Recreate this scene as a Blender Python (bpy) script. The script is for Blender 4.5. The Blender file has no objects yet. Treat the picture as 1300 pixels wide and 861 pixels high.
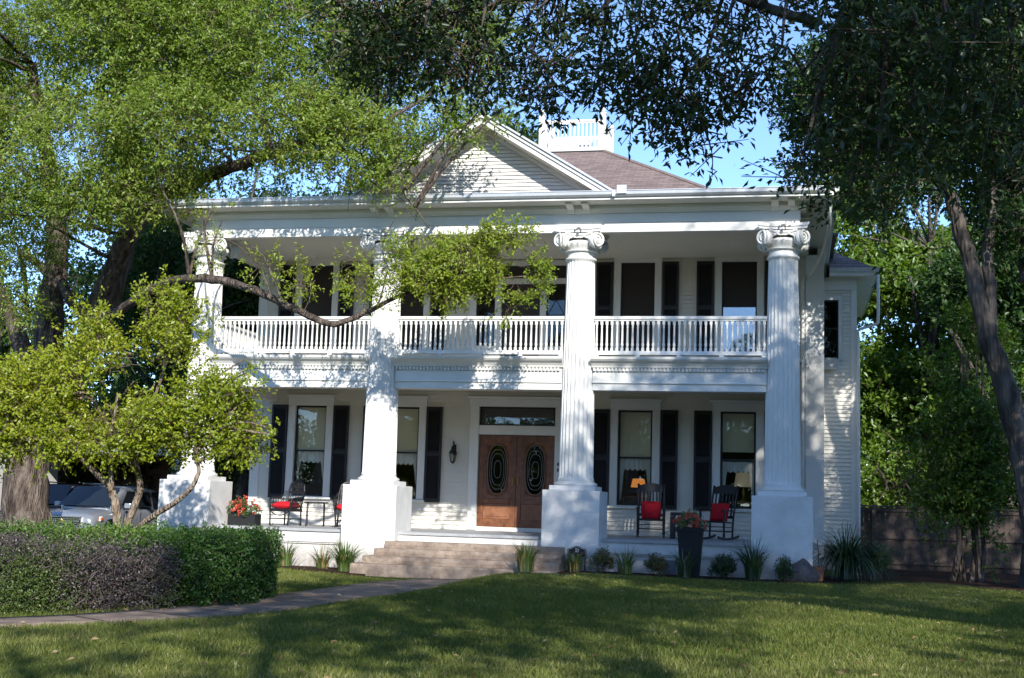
import bpy, math, random
import numpy as np
from mathutils import Vector, Matrix
SC = bpy.context.scene
COL = SC.collection
PI = math.pi
rnd = random.Random(7)
RNG = np.random.default_rng(11)

# ------------------------------------------------------------------ camera
CAM = (6.708, -27.594, .448); YAW, PITCH, ROLL, FPX = .2140, .1292, .0310, 1651.5
def _basis():
    fw = Vector((-math.sin(YAW), math.cos(YAW), 0)); rt = Vector((math.cos(YAW), math.sin(YAW), 0)); up = Vector((0, 0, 1))
    f2 = fw*math.cos(PITCH) + up*math.sin(PITCH); u2 = up*math.cos(PITCH) - fw*math.sin(PITCH)
    c, s = math.cos(ROLL), math.sin(ROLL)
    return rt*c + u2*s, u2*c - rt*s, f2
R_, U_, F_ = _basis()
cam = bpy.data.cameras.new('camera'); co = bpy.data.objects.new('camera', cam); COL.objects.link(co)
cam.sensor_width = 36; cam.lens = FPX/1300*36; cam.clip_end = 3000; cam.clip_start = .1
M = Matrix((R_, U_, -F_)).transposed().to_4x4(); M.translation = Vector(CAM); co.matrix_world = M
SC.camera = co
def at(px, py, Y):
    """world point on the depth plane Y seen at photo position px,py (used to survey limbs)"""
    d = R_*((px-650)/FPX) - U_*((py-430.5)/FPX) + F_
    t = (Y-CAM[1])/d.y
    return (CAM[0]+t*d.x, Y, CAM[2]+t*d.z)

# ------------------------------------------------------------------ world, sun, exposure
SUN = Vector((.42, -1, .58)).normalized()
w = bpy.data.worlds.new('World'); SC.world = w; w.use_nodes = True
nt = w.node_tree; nt.nodes.clear()
o_ = nt.nodes.new('ShaderNodeOutputWorld'); b_ = nt.nodes.new('ShaderNodeBackground'); sk = nt.nodes.new('ShaderNodeTexSky')
sk.sky_type = 'NISHITA'; sk.sun_disc = False; sk.sun_elevation = math.asin(SUN.z); sk.sun_rotation = math.atan2(SUN.x, SUN.y)
sk.altitude = 3600; sk.air_density = 1.0; sk.dust_density = .2; sk.ozone_density = 3.8
b_.inputs[1].default_value = .10
nt.links.new(sk.outputs[0], b_.inputs[0]); nt.links.new(b_.outputs[0], o_.inputs[0])
sl = bpy.data.lights.new('sun', 'SUN'); sl.energy = 2.0; sl.angle = math.radians(.53); sl.color = (1, .955, .88)
so = bpy.data.objects.new('sun', sl); COL.objects.link(so); so.rotation_euler = SUN.to_track_quat('Z', 'Y').to_euler()
SC.view_settings.view_transform = 'Standard'; SC.view_settings.look = 'None'; SC.view_settings.gamma = 1
SC.view_settings.use_curve_mapping = False; SC.view_settings.exposure = 1.8
SC.render.engine = 'CYCLES'
SC.cycles.max_bounces = 6; SC.cycles.transparent_max_bounces = 12
SC.cycles.diffuse_bounces = 4

# ------------------------------------------------------------------ materials
MATS = {}
def mat(name, col, rough=.6, var=.0, scale=3., bump=0., bscale=20., spec=.4, metal=0., col2=None):
    if name in MATS: return MATS[name]
    m = bpy.data.materials.new(name); m.use_nodes = True; n = m.node_tree; p = n.nodes['Principled BSDF']
    p.inputs['Roughness'].default_value = rough; p.inputs['Specular IOR Level'].default_value = spec; p.inputs['Metallic'].default_value = metal
    p.inputs['Base Color'].default_value = (*col, 1)
    tc = n.nodes.new('ShaderNodeTexCoord')
    if var or col2:
        nz = n.nodes.new('ShaderNodeTexNoise'); nz.inputs['Scale'].default_value = scale; nz.inputs['Detail'].default_value = 6; nz.inputs['Roughness'].default_value = .65
        n.links.new(tc.outputs['Object'], nz.inputs['Vector'])
        r = n.nodes.new('ShaderNodeValToRGB'); n.links.new(nz.outputs['Fac'], r.inputs[0])
        c2 = col2 or tuple(c*(1-var) for c in col)
        r.color_ramp.elements[0].position = .35; r.color_ramp.elements[1].position = .65
        r.color_ramp.elements[0].color = (*c2, 1); r.color_ramp.elements[1].color = (*col, 1)
        n.links.new(r.outputs[0], p.inputs['Base Color'])
    if bump:
        nb = n.nodes.new('ShaderNodeTexNoise'); nb.inputs['Scale'].default_value = bscale; nb.inputs['Detail'].default_value = 5
        n.links.new(tc.outputs['Object'], nb.inputs['Vector'])
        bp = n.nodes.new('ShaderNodeBump'); bp.inputs['Strength'].default_value = bump; bp.inputs['Distance'].default_value = .02
        n.links.new(nb.outputs['Fac'], bp.inputs['Height']); n.links.new(bp.outputs[0], p.inputs['Normal'])
    MATS[name] = m; return m
def leafmat(name, stops, trans=.35, gloss=.06):
    """leaf: diffuse + translucent, hue by per-leaf tint attribute"""
    m = bpy.data.materials.new(name); m.use_nodes = True; n = m.node_tree; n.nodes.clear()
    out = n.nodes.new('ShaderNodeOutputMaterial'); at_ = n.nodes.new('ShaderNodeAttribute'); at_.attribute_name = 'tint'
    r = n.nodes.new('ShaderNodeValToRGB'); n.links.new(at_.outputs['Fac'], r.inputs[0])
    e = r.color_ramp.elements
    e[0].position = stops[0][0]; e[0].color = (*stops[0][1], 1); e[1].position = stops[-1][0]; e[1].color = (*stops[-1][1], 1)
    for p_, c_ in stops[1:-1]:
        x = e.new(p_); x.color = (*c_, 1)
    d = n.nodes.new('ShaderNodeBsdfDiffuse'); t = n.nodes.new('ShaderNodeBsdfTranslucent'); g = n.nodes.new('ShaderNodeBsdfGlossy')
    g.inputs['Roughness'].default_value = .38; g.inputs['Color'].default_value = (.9, .95, 1, 1)
    hs = n.nodes.new('ShaderNodeHueSaturation'); hs.inputs['Hue'].default_value = .485; hs.inputs['Saturation'].default_value = 1.15; hs.inputs['Value'].default_value = 1.5
    n.links.new(r.outputs[0], hs.inputs['Color']); n.links.new(hs.outputs[0], t.inputs[0])
    n.links.new(r.outputs[0], d.inputs[0])
    m1 = n.nodes.new('ShaderNodeMixShader'); m1.inputs[0].default_value = trans
    m2 = n.nodes.new('ShaderNodeMixShader'); m2.inputs[0].default_value = gloss
    n.links.new(d.outputs[0], m1.inputs[1]); n.links.new(t.outputs[0], m1.inputs[2])
    n.links.new(m1.outputs[0], m2.inputs[1]); n.links.new(g.outputs[0], m2.inputs[2]); n.links.new(m2.outputs[0], out.inputs[0])
    return m
def glassmat(name, tint=(.9, .95, .93), refl=.16):
    m = bpy.data.materials.new(name); m.use_nodes = True; n = m.node_tree; n.nodes.clear()
    out = n.nodes.new('ShaderNodeOutputMaterial'); t = n.nodes.new('ShaderNodeBsdfTransparent'); g = n.nodes.new('ShaderNodeBsdfGlossy')
    t.inputs[0].default_value = (*tint, 1); g.inputs['Roughness'].default_value = .015
    tc = n.nodes.new('ShaderNodeTexCoord'); nz = n.nodes.new('ShaderNodeTexNoise'); nz.inputs['Scale'].default_value = 2.2
    n.links.new(tc.outputs['Object'], nz.inputs['Vector']); bp = n.nodes.new('ShaderNodeBump'); bp.inputs['Strength'].default_value = .05; bp.inputs['Distance'].default_value = .05
    n.links.new(nz.outputs['Fac'], bp.inputs['Height']); n.links.new(bp.outputs[0], g.inputs['Normal'])
    x = n.nodes.new('ShaderNodeMixShader'); x.inputs[0].default_value = refl
    n.links.new(t.outputs[0], x.inputs[1]); n.links.new(g.outputs[0], x.inputs[2]); n.links.new(x.outputs[0], out.inputs[0])
    return m
def barkmat(name, c1, c2, scale=6):
    m = bpy.data.materials.new(name); m.use_nodes = True; n = m.node_tree; p = n.nodes['Principled BSDF']; p.inputs['Roughness'].default_value = .9; p.inputs['Specular IOR Level'].default_value = .15
    tc = n.nodes.new('ShaderNodeTexCoord'); mp = n.nodes.new('ShaderNodeMapping'); mp.inputs['Scale'].default_value = (1, 1, .22)
    n.links.new(tc.outputs['Object'], mp.inputs[0])
    v = n.nodes.new('ShaderNodeTexVoronoi'); v.inputs['Scale'].default_value = scale*3; n.links.new(mp.outputs[0], v.inputs['Vector'])
    nz = n.nodes.new('ShaderNodeTexNoise'); nz.inputs['Scale'].default_value = scale; nz.inputs['Detail'].default_value = 8; n.links.new(mp.outputs[0], nz.inputs['Vector'])
    r = n.nodes.new('ShaderNodeValToRGB'); r.color_ramp.elements[0].position = .35; r.color_ramp.elements[1].position = .68
    r.color_ramp.elements[0].color = (*c1, 1); r.color_ramp.elements[1].color = (*c2, 1)
    n.links.new(nz.outputs['Fac'], r.inputs[0]); n.links.new(r.outputs[0], p.inputs['Base Color'])
    a = n.nodes.new('ShaderNodeMath'); a.operation = 'ADD'; n.links.new(v.outputs['Distance'], a.inputs[0]); n.links.new(nz.outputs['Fac'], a.inputs[1])
    b = n.nodes.new('ShaderNodeBump'); b.inputs['Strength'].default_value = 1; b.inputs['Distance'].default_value = .05
    n.links.new(a.outputs[0], b.inputs['Height']); n.links.new(b.outputs[0], p.inputs['Normal'])
    return m
def shinglemat():
    m = bpy.data.materials.new('shingle'); m.use_nodes = True; n = m.node_tree; p = n.nodes['Principled BSDF']; p.inputs['Roughness'].default_value = .95
    tc = n.nodes.new('ShaderNodeTexCoord'); mp = n.nodes.new('ShaderNodeMapping'); mp.inputs['Rotation'].default_value = (PI/2, 0, 0)
    n.links.new(tc.outputs['Object'], mp.inputs[0])
    br = n.nodes.new('ShaderNodeTexBrick'); br.inputs['Scale'].default_value = 1; br.inputs['Brick Width'].default_value = .3; br.inputs['Row Height'].default_value = .09
    br.inputs['Mortar Size'].default_value = .006; br.inputs['Bias'].default_value = -.1
    br.inputs['Color1'].default_value = (.25, .185, .165, 1); br.inputs['Color2'].default_value = (.16, .12, .11, 1); br.inputs['Mortar'].default_value = (.07, .055, .05, 1)
    n.links.new(mp.outputs[0], br.inputs['Vector'])
    nz = n.nodes.new('ShaderNodeTexNoise'); nz.inputs['Scale'].default_value = 60; n.links.new(tc.outputs['Object'], nz.inputs['Vector'])
    mx = n.nodes.new('ShaderNodeMixRGB'); mx.blend_type = 'MULTIPLY'; mx.inputs[0].default_value = .5
    n.links.new(br.outputs['Color'], mx.inputs[1]); n.links.new(nz.outputs['Color'], mx.inputs[2]); n.links.new(br.outputs['Color'], p.inputs['Base Color'])
    b = n.nodes.new('ShaderNodeBump'); b.inputs['Strength'].default_value = .6; b.inputs['Distance'].default_value = .02; n.links.new(nz.outputs['Fac'], b.inputs['Height']); n.links.new(b.outputs[0], p.inputs['Normal'])
    return m
def emit(name, col, s):
    m = bpy.data.materials.new(name); m.use_nodes = True; p = m.node_tree.nodes['Principled BSDF']
    p.inputs['Base Color'].default_value = (*col, 1); p.inputs['Emission Color'].default_value = (*col, 1); p.inputs['Emission Strength'].default_value = s
    return m

WHITE = mat('white_paint', (.77, .76, .72), .55, .09, 1.3, .12, 60)
STUCCO = mat('white_stucco', (.77, .76, .735), .8, .16, 2.2, .35, 45)
def splash(m, z0, z1, amt):
    n = m.node_tree; p = n.nodes['Principled BSDF']; src = p.inputs['Base Color'].links[0].from_socket
    tc = n.nodes.new('ShaderNodeTexCoord'); sp = n.nodes.new('ShaderNodeSeparateXYZ'); n.links.new(tc.outputs['Object'], sp.inputs[0])
    mr = n.nodes.new('ShaderNodeMapRange'); mr.inputs[1].default_value = z0; mr.inputs[2].default_value = z1; mr.inputs[3].default_value = 1; mr.inputs[4].default_value = 0; n.links.new(sp.outputs[2], mr.inputs[0])
    nz = n.nodes.new('ShaderNodeTexNoise'); nz.inputs['Scale'].default_value = 7; nz.inputs['Detail'].default_value = 8; n.links.new(tc.outputs['Object'], nz.inputs['Vector'])
    mu = n.nodes.new('ShaderNodeMath'); mu.operation = 'MULTIPLY'; n.links.new(mr.outputs[0], mu.inputs[0]); n.links.new(nz.outputs['Fac'], mu.inputs[1])
    m2 = n.nodes.new('ShaderNodeMath'); m2.operation = 'MULTIPLY'; m2.inputs[1].default_value = amt; n.links.new(mu.outputs[0], m2.inputs[0])
    mx = n.nodes.new('ShaderNodeMixRGB'); mx.inputs[2].default_value = (.22, .17, .12, 1); n.links.new(m2.outputs[0], mx.inputs[0]); n.links.new(src, mx.inputs[1]); n.links.new(mx.outputs[0], p.inputs['Base Color'])
splash(STUCCO, -.9, -.2, 1.1)
SIDING = mat('siding_paint', (.77, .735, .65), .6, .08, 2.2, .08, 40)
FLOORP = mat('porch_floor_paint', (.42, .43, .44), .5, .15, 3)
CEIL = mat('porch_ceiling_paint', (.78, .74, .63), .7, .05, 1)
SHUT = mat('shutter_paint', (.022, .020, .022), .5, .2, 3)
BLACK = mat('black_paint', (.016, .016, .018), .42, .1, 5)
METAL = mat('gutter_metal', (.62, .64, .66), .38, .1, 4, .1, 12, .5, .35)
ROOF = shinglemat()
WOOD = mat('door_wood', (.22, .085, .035), .38, .0, 7, .15, 30, .5, col2=(.11, .038, .016))
WOODL = mat('door_panel_wood', (.28, .12, .055), .4, 0, 5, .15, 30, .5, col2=(.15, .055, .025))
SCREEN = mat('window_screen', (.035, .026, .022), .7, .2, 2)
GLASS = glassmat('window_glass', (.94, .95, .93), .06)
GLASSD = glassmat('door_glass', (.35, .38, .36), .06)
SHADE = mat('window_shade', (.72, .66, .48), .8, .06, 2)
LACE = mat('lace', (.75, .74, .70), .9, .1, 30)
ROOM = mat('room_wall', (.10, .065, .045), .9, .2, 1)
STONE = mat('step_stone', (.36, .285, .225), .9, .0, 4, .8, 22, .2, col2=(.19, .145, .115))
CONC = mat('path_concrete', (.29, .225, .175), .9, 0, 3.2, .6, 30, .2, col2=(.15, .11, .085))
MULCH = mat('mulch', (.06, .035, .024), .95, .5, 14, 1, 40, .1)
RED = mat('red_fabric', (.55, .018, .03), .85, .15, 6, .3, 40, .15)
OAKBARK = barkmat('oak_bark', (.055, .04, .032), (.20, .16, .13), 9)
DARKBARK = barkmat('dark_bark', (.05, .042, .036), (.16, .135, .115), 5)
PALEBARK = barkmat('pale_bark', (.14, .10, .07), (.36, .29, .22), 9)
TWIG = mat('twig_bark', (.12, .085, .06), .9)
DEADTWIG = mat('dead_twig', (.22, .175, .15), .95, .4, 9)
FENCEW = mat('fence_wood', (.115, .085, .07), .9, .5, 3, .5, 25)

# ------------------------------------------------------------------ mesh builder
class MB:
    def __init__(s): s.v = []; s.f = []
    def add(s, vs, fs):
        b = len(s.v); s.v += [tuple(p) for p in vs]; s.f += [tuple(i+b for i in f) for f in fs]; return s
    def box(s, x0, x1, y0, y1, z0, z1):
        return s.add([(x0,y0,z0),(x1,y0,z0),(x1,y1,z0),(x0,y1,z0),(x0,y0,z1),(x1,y0,z1),(x1,y1,z1),(x0,y1,z1)],
                     [(0,3,2,1),(4,5,6,7),(0,1,5,4),(1,2,6,5),(2,3,7,6),(3,0,4,7)])
    def cbox(s, c, sz, rot=None, taper=1.0):
        x, y, z = sz[0]/2, sz[1]/2, sz[2]/2
        pts = [Vector(p) for p in [(-x,-y,-z),(x,-y,-z),(x,y,-z),(-x,y,-z),(-x*taper,-y*taper,z),(x*taper,-y*taper,z),(x*taper,y*taper,z),(-x*taper,y*taper,z)]]
        if rot is not None: pts = [rot @ p for p in pts]
        pts = [p+Vector(c) for p in pts]
        return s.add(pts, [(0,3,2,1),(4,5,6,7),(0,1,5,4),(1,2,6,5),(2,3,7,6),(3,0,4,7)])
    def tube(s, pts, rad, n=8, cap=True, wob=0, rg=None):
        pts = [Vector(p) for p in pts]
        if not hasattr(rad, '__len__'): rad = [rad]*len(pts)
        vs = []; fs = []
        t0 = (pts[1]-pts[0]).normalized(); ref = Vector((0,0,1)) if abs(t0.z) < .9 else Vector((1,0,0))
        u = t0.cross(ref).normalized()
        for i, p in enumerate(pts):
            t = (pts[min(i+1, len(pts)-1)]-pts[max(i-1, 0)]).normalized()
            u = (u - t*u.dot(t))
            u = u.normalized() if u.length > 1e-6 else t.orthogonal().normalized()
            v = t.cross(u)
            for k in range(n):
                a = 2*PI*k/n; r = rad[i]*(1+(wob*(rg.random()-.5)*2 if rg else 0))
                vs.append(p+u*(math.cos(a)*r)+v*(math.sin(a)*r))
        for i in range(len(pts)-1):
            for k in range(n):
                a = i*n+k; b = i*n+(k+1) % n
                fs.append((a, b, b+n, a+n))
        if cap: fs += [tuple(range(n-1, -1, -1)), tuple(range((len(pts)-1)*n, len(pts)*n))]
        return s.add(vs, fs)
    def lathe(s, prof, c=(0,0,0), n=24, mod=None, axis=None):
        vs = []; fs = []
        for (r, z) in prof:
            for k in range(n):
                a = 2*PI*k/n; rr = r*(mod(a, z) if mod else 1)
                p = Vector((rr*math.cos(a), rr*math.sin(a), z))
                if axis is not None: p = axis @ p
                vs.append(p+Vector(c))
        m = len(prof)
        for i in range(m-1):
            for k in range(n):
                a = i*n+k; b = i*n+(k+1) % n
                fs.append((a, b, b+n, a+n))
        fs += [tuple(range(n-1, -1, -1)), tuple(range((m-1)*n, m*n))]
        return s.add(vs, fs)
    def prism(s, poly, a, b, axis='x'):
        """poly of 2D points extruded from a to b along axis; the 2D coords are the other two axes in order"""
        def P(t, q):
            return (t, q[0], q[1]) if axis == 'x' else (q[0], t, q[1]) if axis == 'y' else (q[0], q[1], t)
        n = len(poly); vs = [P(a, q) for q in poly]+[P(b, q) for q in poly]
        fs = [(i, (i+1) % n, n+(i+1) % n, n+i) for i in range(n)]+[tuple(range(n-1, -1, -1)), tuple(range(n, 2*n))]
        return s.add(vs, fs)
    def sphere(s, c, r, n=10, m=6, sc=(1,1,1)):
        prof = [(max(1e-4, r*math.sin(PI*i/m)), -r*math.cos(PI*i/m)) for i in range(m+1)]
        b = len(s.v); s.lathe(prof, (0,0,0), n)
        s.v[b:] = [(c[0]+p[0]*sc[0], c[1]+p[1]*sc[1], c[2]+p[2]*sc[2]) for p in s.v[b:]]
        return s
    def xf(s, mtx):
        s.v = [tuple(mtx @ Vector(p)) for p in s.v]; return s
    def build(s, name, m, parent=None, smooth=False, bevel=0, fixn=True):
        me = bpy.data.meshes.new(name); me.from_pydata(s.v, [], s.f)
        if fixn:
            import bmesh
            bm = bmesh.new(); bm.from_mesh(me); bmesh.ops.recalc_face_normals(bm, faces=bm.faces); bm.to_mesh(me); bm.free()
        me.materials.append(m)
        if smooth:
            me.polygons.foreach_set('use_smooth', [True]*len(me.polygons))
            if smooth != 2: me.set_sharp_from_angle(angle=math.radians(40))
        ob = bpy.data.objects.new(name, me); COL.objects.link(ob)
        if parent: ob.parent = parent
        if bevel:
            bv = ob.modifiers.new('bevel', 'BEVEL'); bv.width = bevel; bv.segments = 2; bv.limit_method = 'ANGLE'
        return ob
def tag(o, label=None, cat=None, group=None, kind=None):
    for k, v in (('label', label), ('category', cat), ('group', group), ('kind', kind)):
        if v: o[k] = v
    return o
def empty(name, loc, label, cat, group=None, rz=0):
    o = bpy.data.objects.new(name, None); COL.objects.link(o); o.location = loc; o.rotation_euler = (0, 0, rz); o.empty_display_size = .2
    return tag(o, label, cat, group)
def kids(o): return [c for c in bpy.data.objects if c.parent == o]
def copy_tree(o, parent=None):
    c = o.copy(); COL.objects.link(c); c.parent = parent
    for ch in kids(o): copy_tree(ch, c)
    return c
def raw_mesh(name, V, F, m, parent=None, tint=None, smooth=False):
    """fast numpy mesh; F is (n,k)"""
    me = bpy.data.meshes.new(name); V = np.ascontiguousarray(V, np.float32); F = np.ascontiguousarray(F, np.int32); k = F.shape[1]
    me.vertices.add(len(V)); me.vertices.foreach_set('co', V.ravel())
    me.loops.add(F.size); me.loops.foreach_set('vertex_index', F.ravel())
    me.polygons.add(len(F)); me.polygons.foreach_set('loop_start', np.arange(0, F.size, k, dtype=np.int32))
    if smooth: me.polygons.foreach_set('use_smooth', np.ones(len(F), bool))
    me.update(calc_edges=True)
    if tint is not None:
        a = me.attributes.new('tint', 'FLOAT', 'FACE'); a.data.foreach_set('value', np.ascontiguousarray(tint, np.float32))
    me.materials.append(m)
    ob = bpy.data.objects.new(name, me); COL.objects.link(ob)
    if parent: ob.parent = parent
    return ob
def unit(a): return a/np.maximum(1e-9, np.linalg.norm(a, axis=-1, keepdims=True))
def snoise(P, f, seed=0):
    r = np.random.default_rng(seed); s = 0
    for i in range(6):
        k = r.normal(size=3); k = k/np.linalg.norm(k)*f*(.6+.9*r.random()); s = s+np.sin(P@k+r.random()*6.28)
    return s/6*1.6

# ------------------------------------------------------------------ foliage
LBIAS = np.array([.25, -.75, .2])
def leaves(name, P, D, L, W, tint, m, parent=None, upbias=.5, rg=RNG, origin=(0,0,0), pointed=True):
    n = len(P); D = unit(D); N = unit(rg.normal(size=(n, 3))*.8+np.array([0, 0, upbias*1.6])+LBIAS)
    S = unit(np.cross(D, N)); N = unit(np.cross(S, D))
    L = np.broadcast_to(np.asarray(L, float), (n,))[:, None]; W = np.broadcast_to(np.asarray(W, float), (n,))[:, None]
    P = P-np.array(origin)
    a = P; t = P+D*L-N*L*.10; l = P+D*L*.5+S*W*.5+N*W*.16; r = P+D*L*.5-S*W*.5+N*W*.16
    V = np.stack([a, l, t, r], 1).reshape(-1, 3)
    i = np.arange(n)[:, None]*4
    F = np.concatenate([i+np.array([[0, 1, 2]]), i+np.array([[0, 2, 3]])], 1).reshape(-1, 3)
    return raw_mesh(name, V, F, m, parent, np.repeat(np.clip(tint, 0, 1), 2))
def sprays(B, T, Ls, k, rg, spread=.9, droop=.15, jitter=.03):
    """leaf positions and directions along twigs starting at B, heading T"""
    n = len(B); t = rg.random((n, k, 1))**.8
    Lx = np.broadcast_to(np.asarray(Ls, float), (n,))[:, None, None]
    P = B[:, None, :]+T[:, None, :]*t*Lx; P[..., 2] -= (t[..., 0]*Lx[..., 0])**2*droop
    P = P+rg.normal(size=P.shape)*jitter
    D = T[:, None, :]*.5+unit(rg.normal(size=(n, k, 3)))*spread; D[..., 2] -= droop
    return P.reshape(-1, 3), D.reshape(-1, 3)
def blobs(ells, n, rg, shell=2.2, cull=.25, nf=1.6, seed=3):
    """points through a set of ellipsoid clumps (cx,cy,cz,rx,ry,rz[,weight]); noise carves gaps. returns points, outward dir"""
    E_ = np.array([list(e[:6]) for e in ells], float); wt = np.array([e[6] if len(e) > 6 else 1 for e in ells])*np.prod(E_[:, 3:], 1)**.8
    wt = wt/wt.sum(); out = []; dirs = []; got = 0; guard = 0
    while got < n and guard < 60:
        guard += 1
        k = rg.choice(len(ells), size=n, p=wt); d = unit(rg.normal(size=(n, 3))); r = rg.random((n, 1))**(1/(3*shell/2))
        r = r*(1+.18*rg.normal(size=(n, 1))*(rg.random((n, 1)) < .5))
        P = E_[k, :3]+d*r*E_[k, 3:]
        q = snoise(P, nf, seed)+.5*snoise(P, nf*2.3, seed+1)
        ok = q > np.quantile(q, cull) if cull else np.ones(n, bool)
        out.append(P[ok]); dirs.append((d*E_[k, 3:])[ok]); got += ok.sum()
    return np.concatenate(out)[:n], unit(np.concatenate(dirs)[:n])
def twig_mesh(name, A, Bp, r0, r1, m, parent=None, origin=(0,0,0)):
    """3-sided straight twigs A->B"""
    n = len(A); o = np.array(origin); A = A-o; Bp = Bp-o
    T = unit(Bp-A); ref = np.where(np.abs(T[:, 2:3]) < .9, np.array([[0, 0, 1.]]), np.array([[1., 0, 0]])); u = unit(np.cross(T, ref)); v = np.cross(T, u)
    r0 = np.broadcast_to(np.asarray(r0, float), (n,))[:, None]; r1 = np.broadcast_to(np.asarray(r1, float), (n,))[:, None]
    vs = []
    for c, r in ((A, r0), (Bp, r1)):
        for k in range(3):
            a = 2*PI*k/3; vs.append(c+(u*math.cos(a)+v*math.sin(a))*r)
    V = np.stack(vs, 1).reshape(-1, 3); i = np.arange(n)[:, None]*6
    F = np.concatenate([i+np.array([[k, (k+1) % 3, 3+(k+1) % 3, 3+k]]) for k in range(3)], 1).reshape(-1, 4)
    return raw_mesh(name, V, F, m, parent)
def smooth_path(pts, sub=5, wob=0, rg=None):
    pts = [Vector(p) for p in pts]; out = []
    for i in range(len(pts)-1):
        p0 = pts[max(i-1, 0)]; p1 = pts[i]; p2 = pts[i+1]; p3 = pts[min(i+2, len(pts)-1)]
        for k in range(sub):
            t = k/sub
            q = .5*((2*p1)+(p2-p0)*t+(2*p0-5*p1+4*p2-p3)*t*t+(3*p1-p0-3*p2+p3)*t*t*t)
            if wob and (i or k): q = q+Vector((rg.uniform(-1, 1), rg.uniform(-1, 1), rg.uniform(-1, 1)))*wob
            out.append(q)
    out.append(pts[-1]); return out
def limb(mb, pts, r0, r1, n=10, sub=5, wob=.04, rg=rnd, pw=1.0):
    P = smooth_path(pts, sub, wob*min(1, r0*4), rg); m = len(P)
    mb.tube(P, [r0+(r1-r0)*(i/(m-1))**pw for i in range(m)], n, True, .08, rg)
    return P
def tree(name, label, cat, base, limbs, ells, n_spray, k, leaf, lmat, bark, group=None, spray_len=.5, seed=1, cull=.3, nf=1.5, shell=2.2, tint=(.5, .22), spread=.9, droop=.15, upbias=.5, twigfrac=.35, branches=True, flare=True):
    rg = np.random.default_rng(seed); pr = random.Random(seed)
    root = empty(name, base, label, cat, group); o = np.array(base, float)
    mb = MB(); nodes = []
    for L in limbs:
        P = limb(mb, L[0], L[1], L[2], n=14 if L[1] > .2 else 8, rg=pr)
        nodes += [p for i, p in enumerate(P) if i > len(P)*.3]
    if flare and limbs:
        b = Vector(limbs[0][0][0]); r = limbs[0][1]
        mb.lathe([(r*1.7, -.3), (r*1.35, .12), (r*1.1, .5), (r*.96, 1.0)], b, 14, lambda a, z: 1+.12*math.sin(a*5+1)+.06*math.sin(a*9))
    N = np.array([list(p) for p in nodes]) if nodes else np.zeros((1, 3))
    if branches and nodes:
        for e in ells:
            for j in range(3):
                c = np.array(e[:3])+rg.normal(size=3)*np.array(e[3:6])*.38
                i = np.argmin(((N-c)**2).sum(1)+rg.random(len(N))*1.5); a = Vector(N[i]); c = Vector(c)
                if (c-a).length < .2: continue
                mid = (a+c)/2+Vector((pr.uniform(-.25, .25), pr.uniform(-.25, .25), pr.uniform(-.1, .35)))*min(1.2, (c-a).length*.35)
                r = min(.09, .018+.014*(c-a).length)
                limb(mb, [a, mid, c], r, .01, n=6, sub=4, rg=pr)
    mb.xf(Matrix.Translation(-Vector(base))); mb.build('trunk', bark, root, smooth=2, fixn=False)
    B, d = blobs(ells, n_spray, rg, shell, cull, nf, seed+5)
    T = unit(d*.75+rg.normal(size=B.shape)*.65+np.array([0, 0, .1])); Ls = spray_len*(.6+.8*rg.random(len(B)))
    P, D = sprays(B, T, Ls, k, rg, spread, droop, leaf[0]*.35)
    tn = tint[0]+tint[1]*(.6*snoise(P, 1.1, seed+9)+.55*rg.normal(size=len(P)))
    sz = .7+.6*rg.random(len(P))
    leaves('crown', P, D, leaf[0]*sz, leaf[1]*sz, tn, lmat, root, upbias, rg, base)
    if twigfrac:
        q = rg.random(len(B)) < twigfrac
        A = B[q]-T[q]*.25; tw = B[q]+T[q]*Ls[q][:, None]; tw[:, 2] -= Ls[q]**2*droop
        twig_mesh('twig_tips', A, tw, leaf[0]*.09, leaf[0]*.035, TWIG, root, base)
    return root

# ------------------------------------------------------------------ ground
def smst(a, b, x): t = np.clip((x-a)/(b-a), 0, 1); return t*t*(3-2*t)
def gz(x, y):
    x = np.asarray(x, float); y = np.asarray(y, float)
    near = smst(-60, -40, y)*(1-smst(30, 60, np.abs(x)))
    r = -.99+.15*smst(.3, 1.5, x)*smst(-26, -18, y)*(1-smst(10, 16, x)*.6) + .02*np.sin(x*.9+y*.35)+.015*np.sin(y*1.1-x*.5)
    return r
def ground():
    xs = np.concatenate([np.linspace(-600, -42, 12), np.linspace(-40, 30, 141), np.linspace(32, 600, 12)])
    ys = np.concatenate([np.linspace(-600, -42, 12), np.linspace(-40, 40, 161), np.linspace(42, 900, 14)])
    X, Y = np.meshgrid(xs, ys); Z = gz(X, Y); V = np.stack([X, Y, Z], -1).reshape(-1, 3)
    a, b = len(xs), len(ys); i, j = np.meshgrid(np.arange(a-1), np.arange(b-1)); q = (j*a+i).ravel()
    m = mat('lawn_soil', (.075, .095, .025), .95, 0, 1.2, .8, 60, .1, col2=(.045, .06, .018))
    tag(raw_mesh('ground', V, np.stack([q, q+1, q+a+1, q+a], 1), m, smooth=True), kind='structure')
ground()
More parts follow.
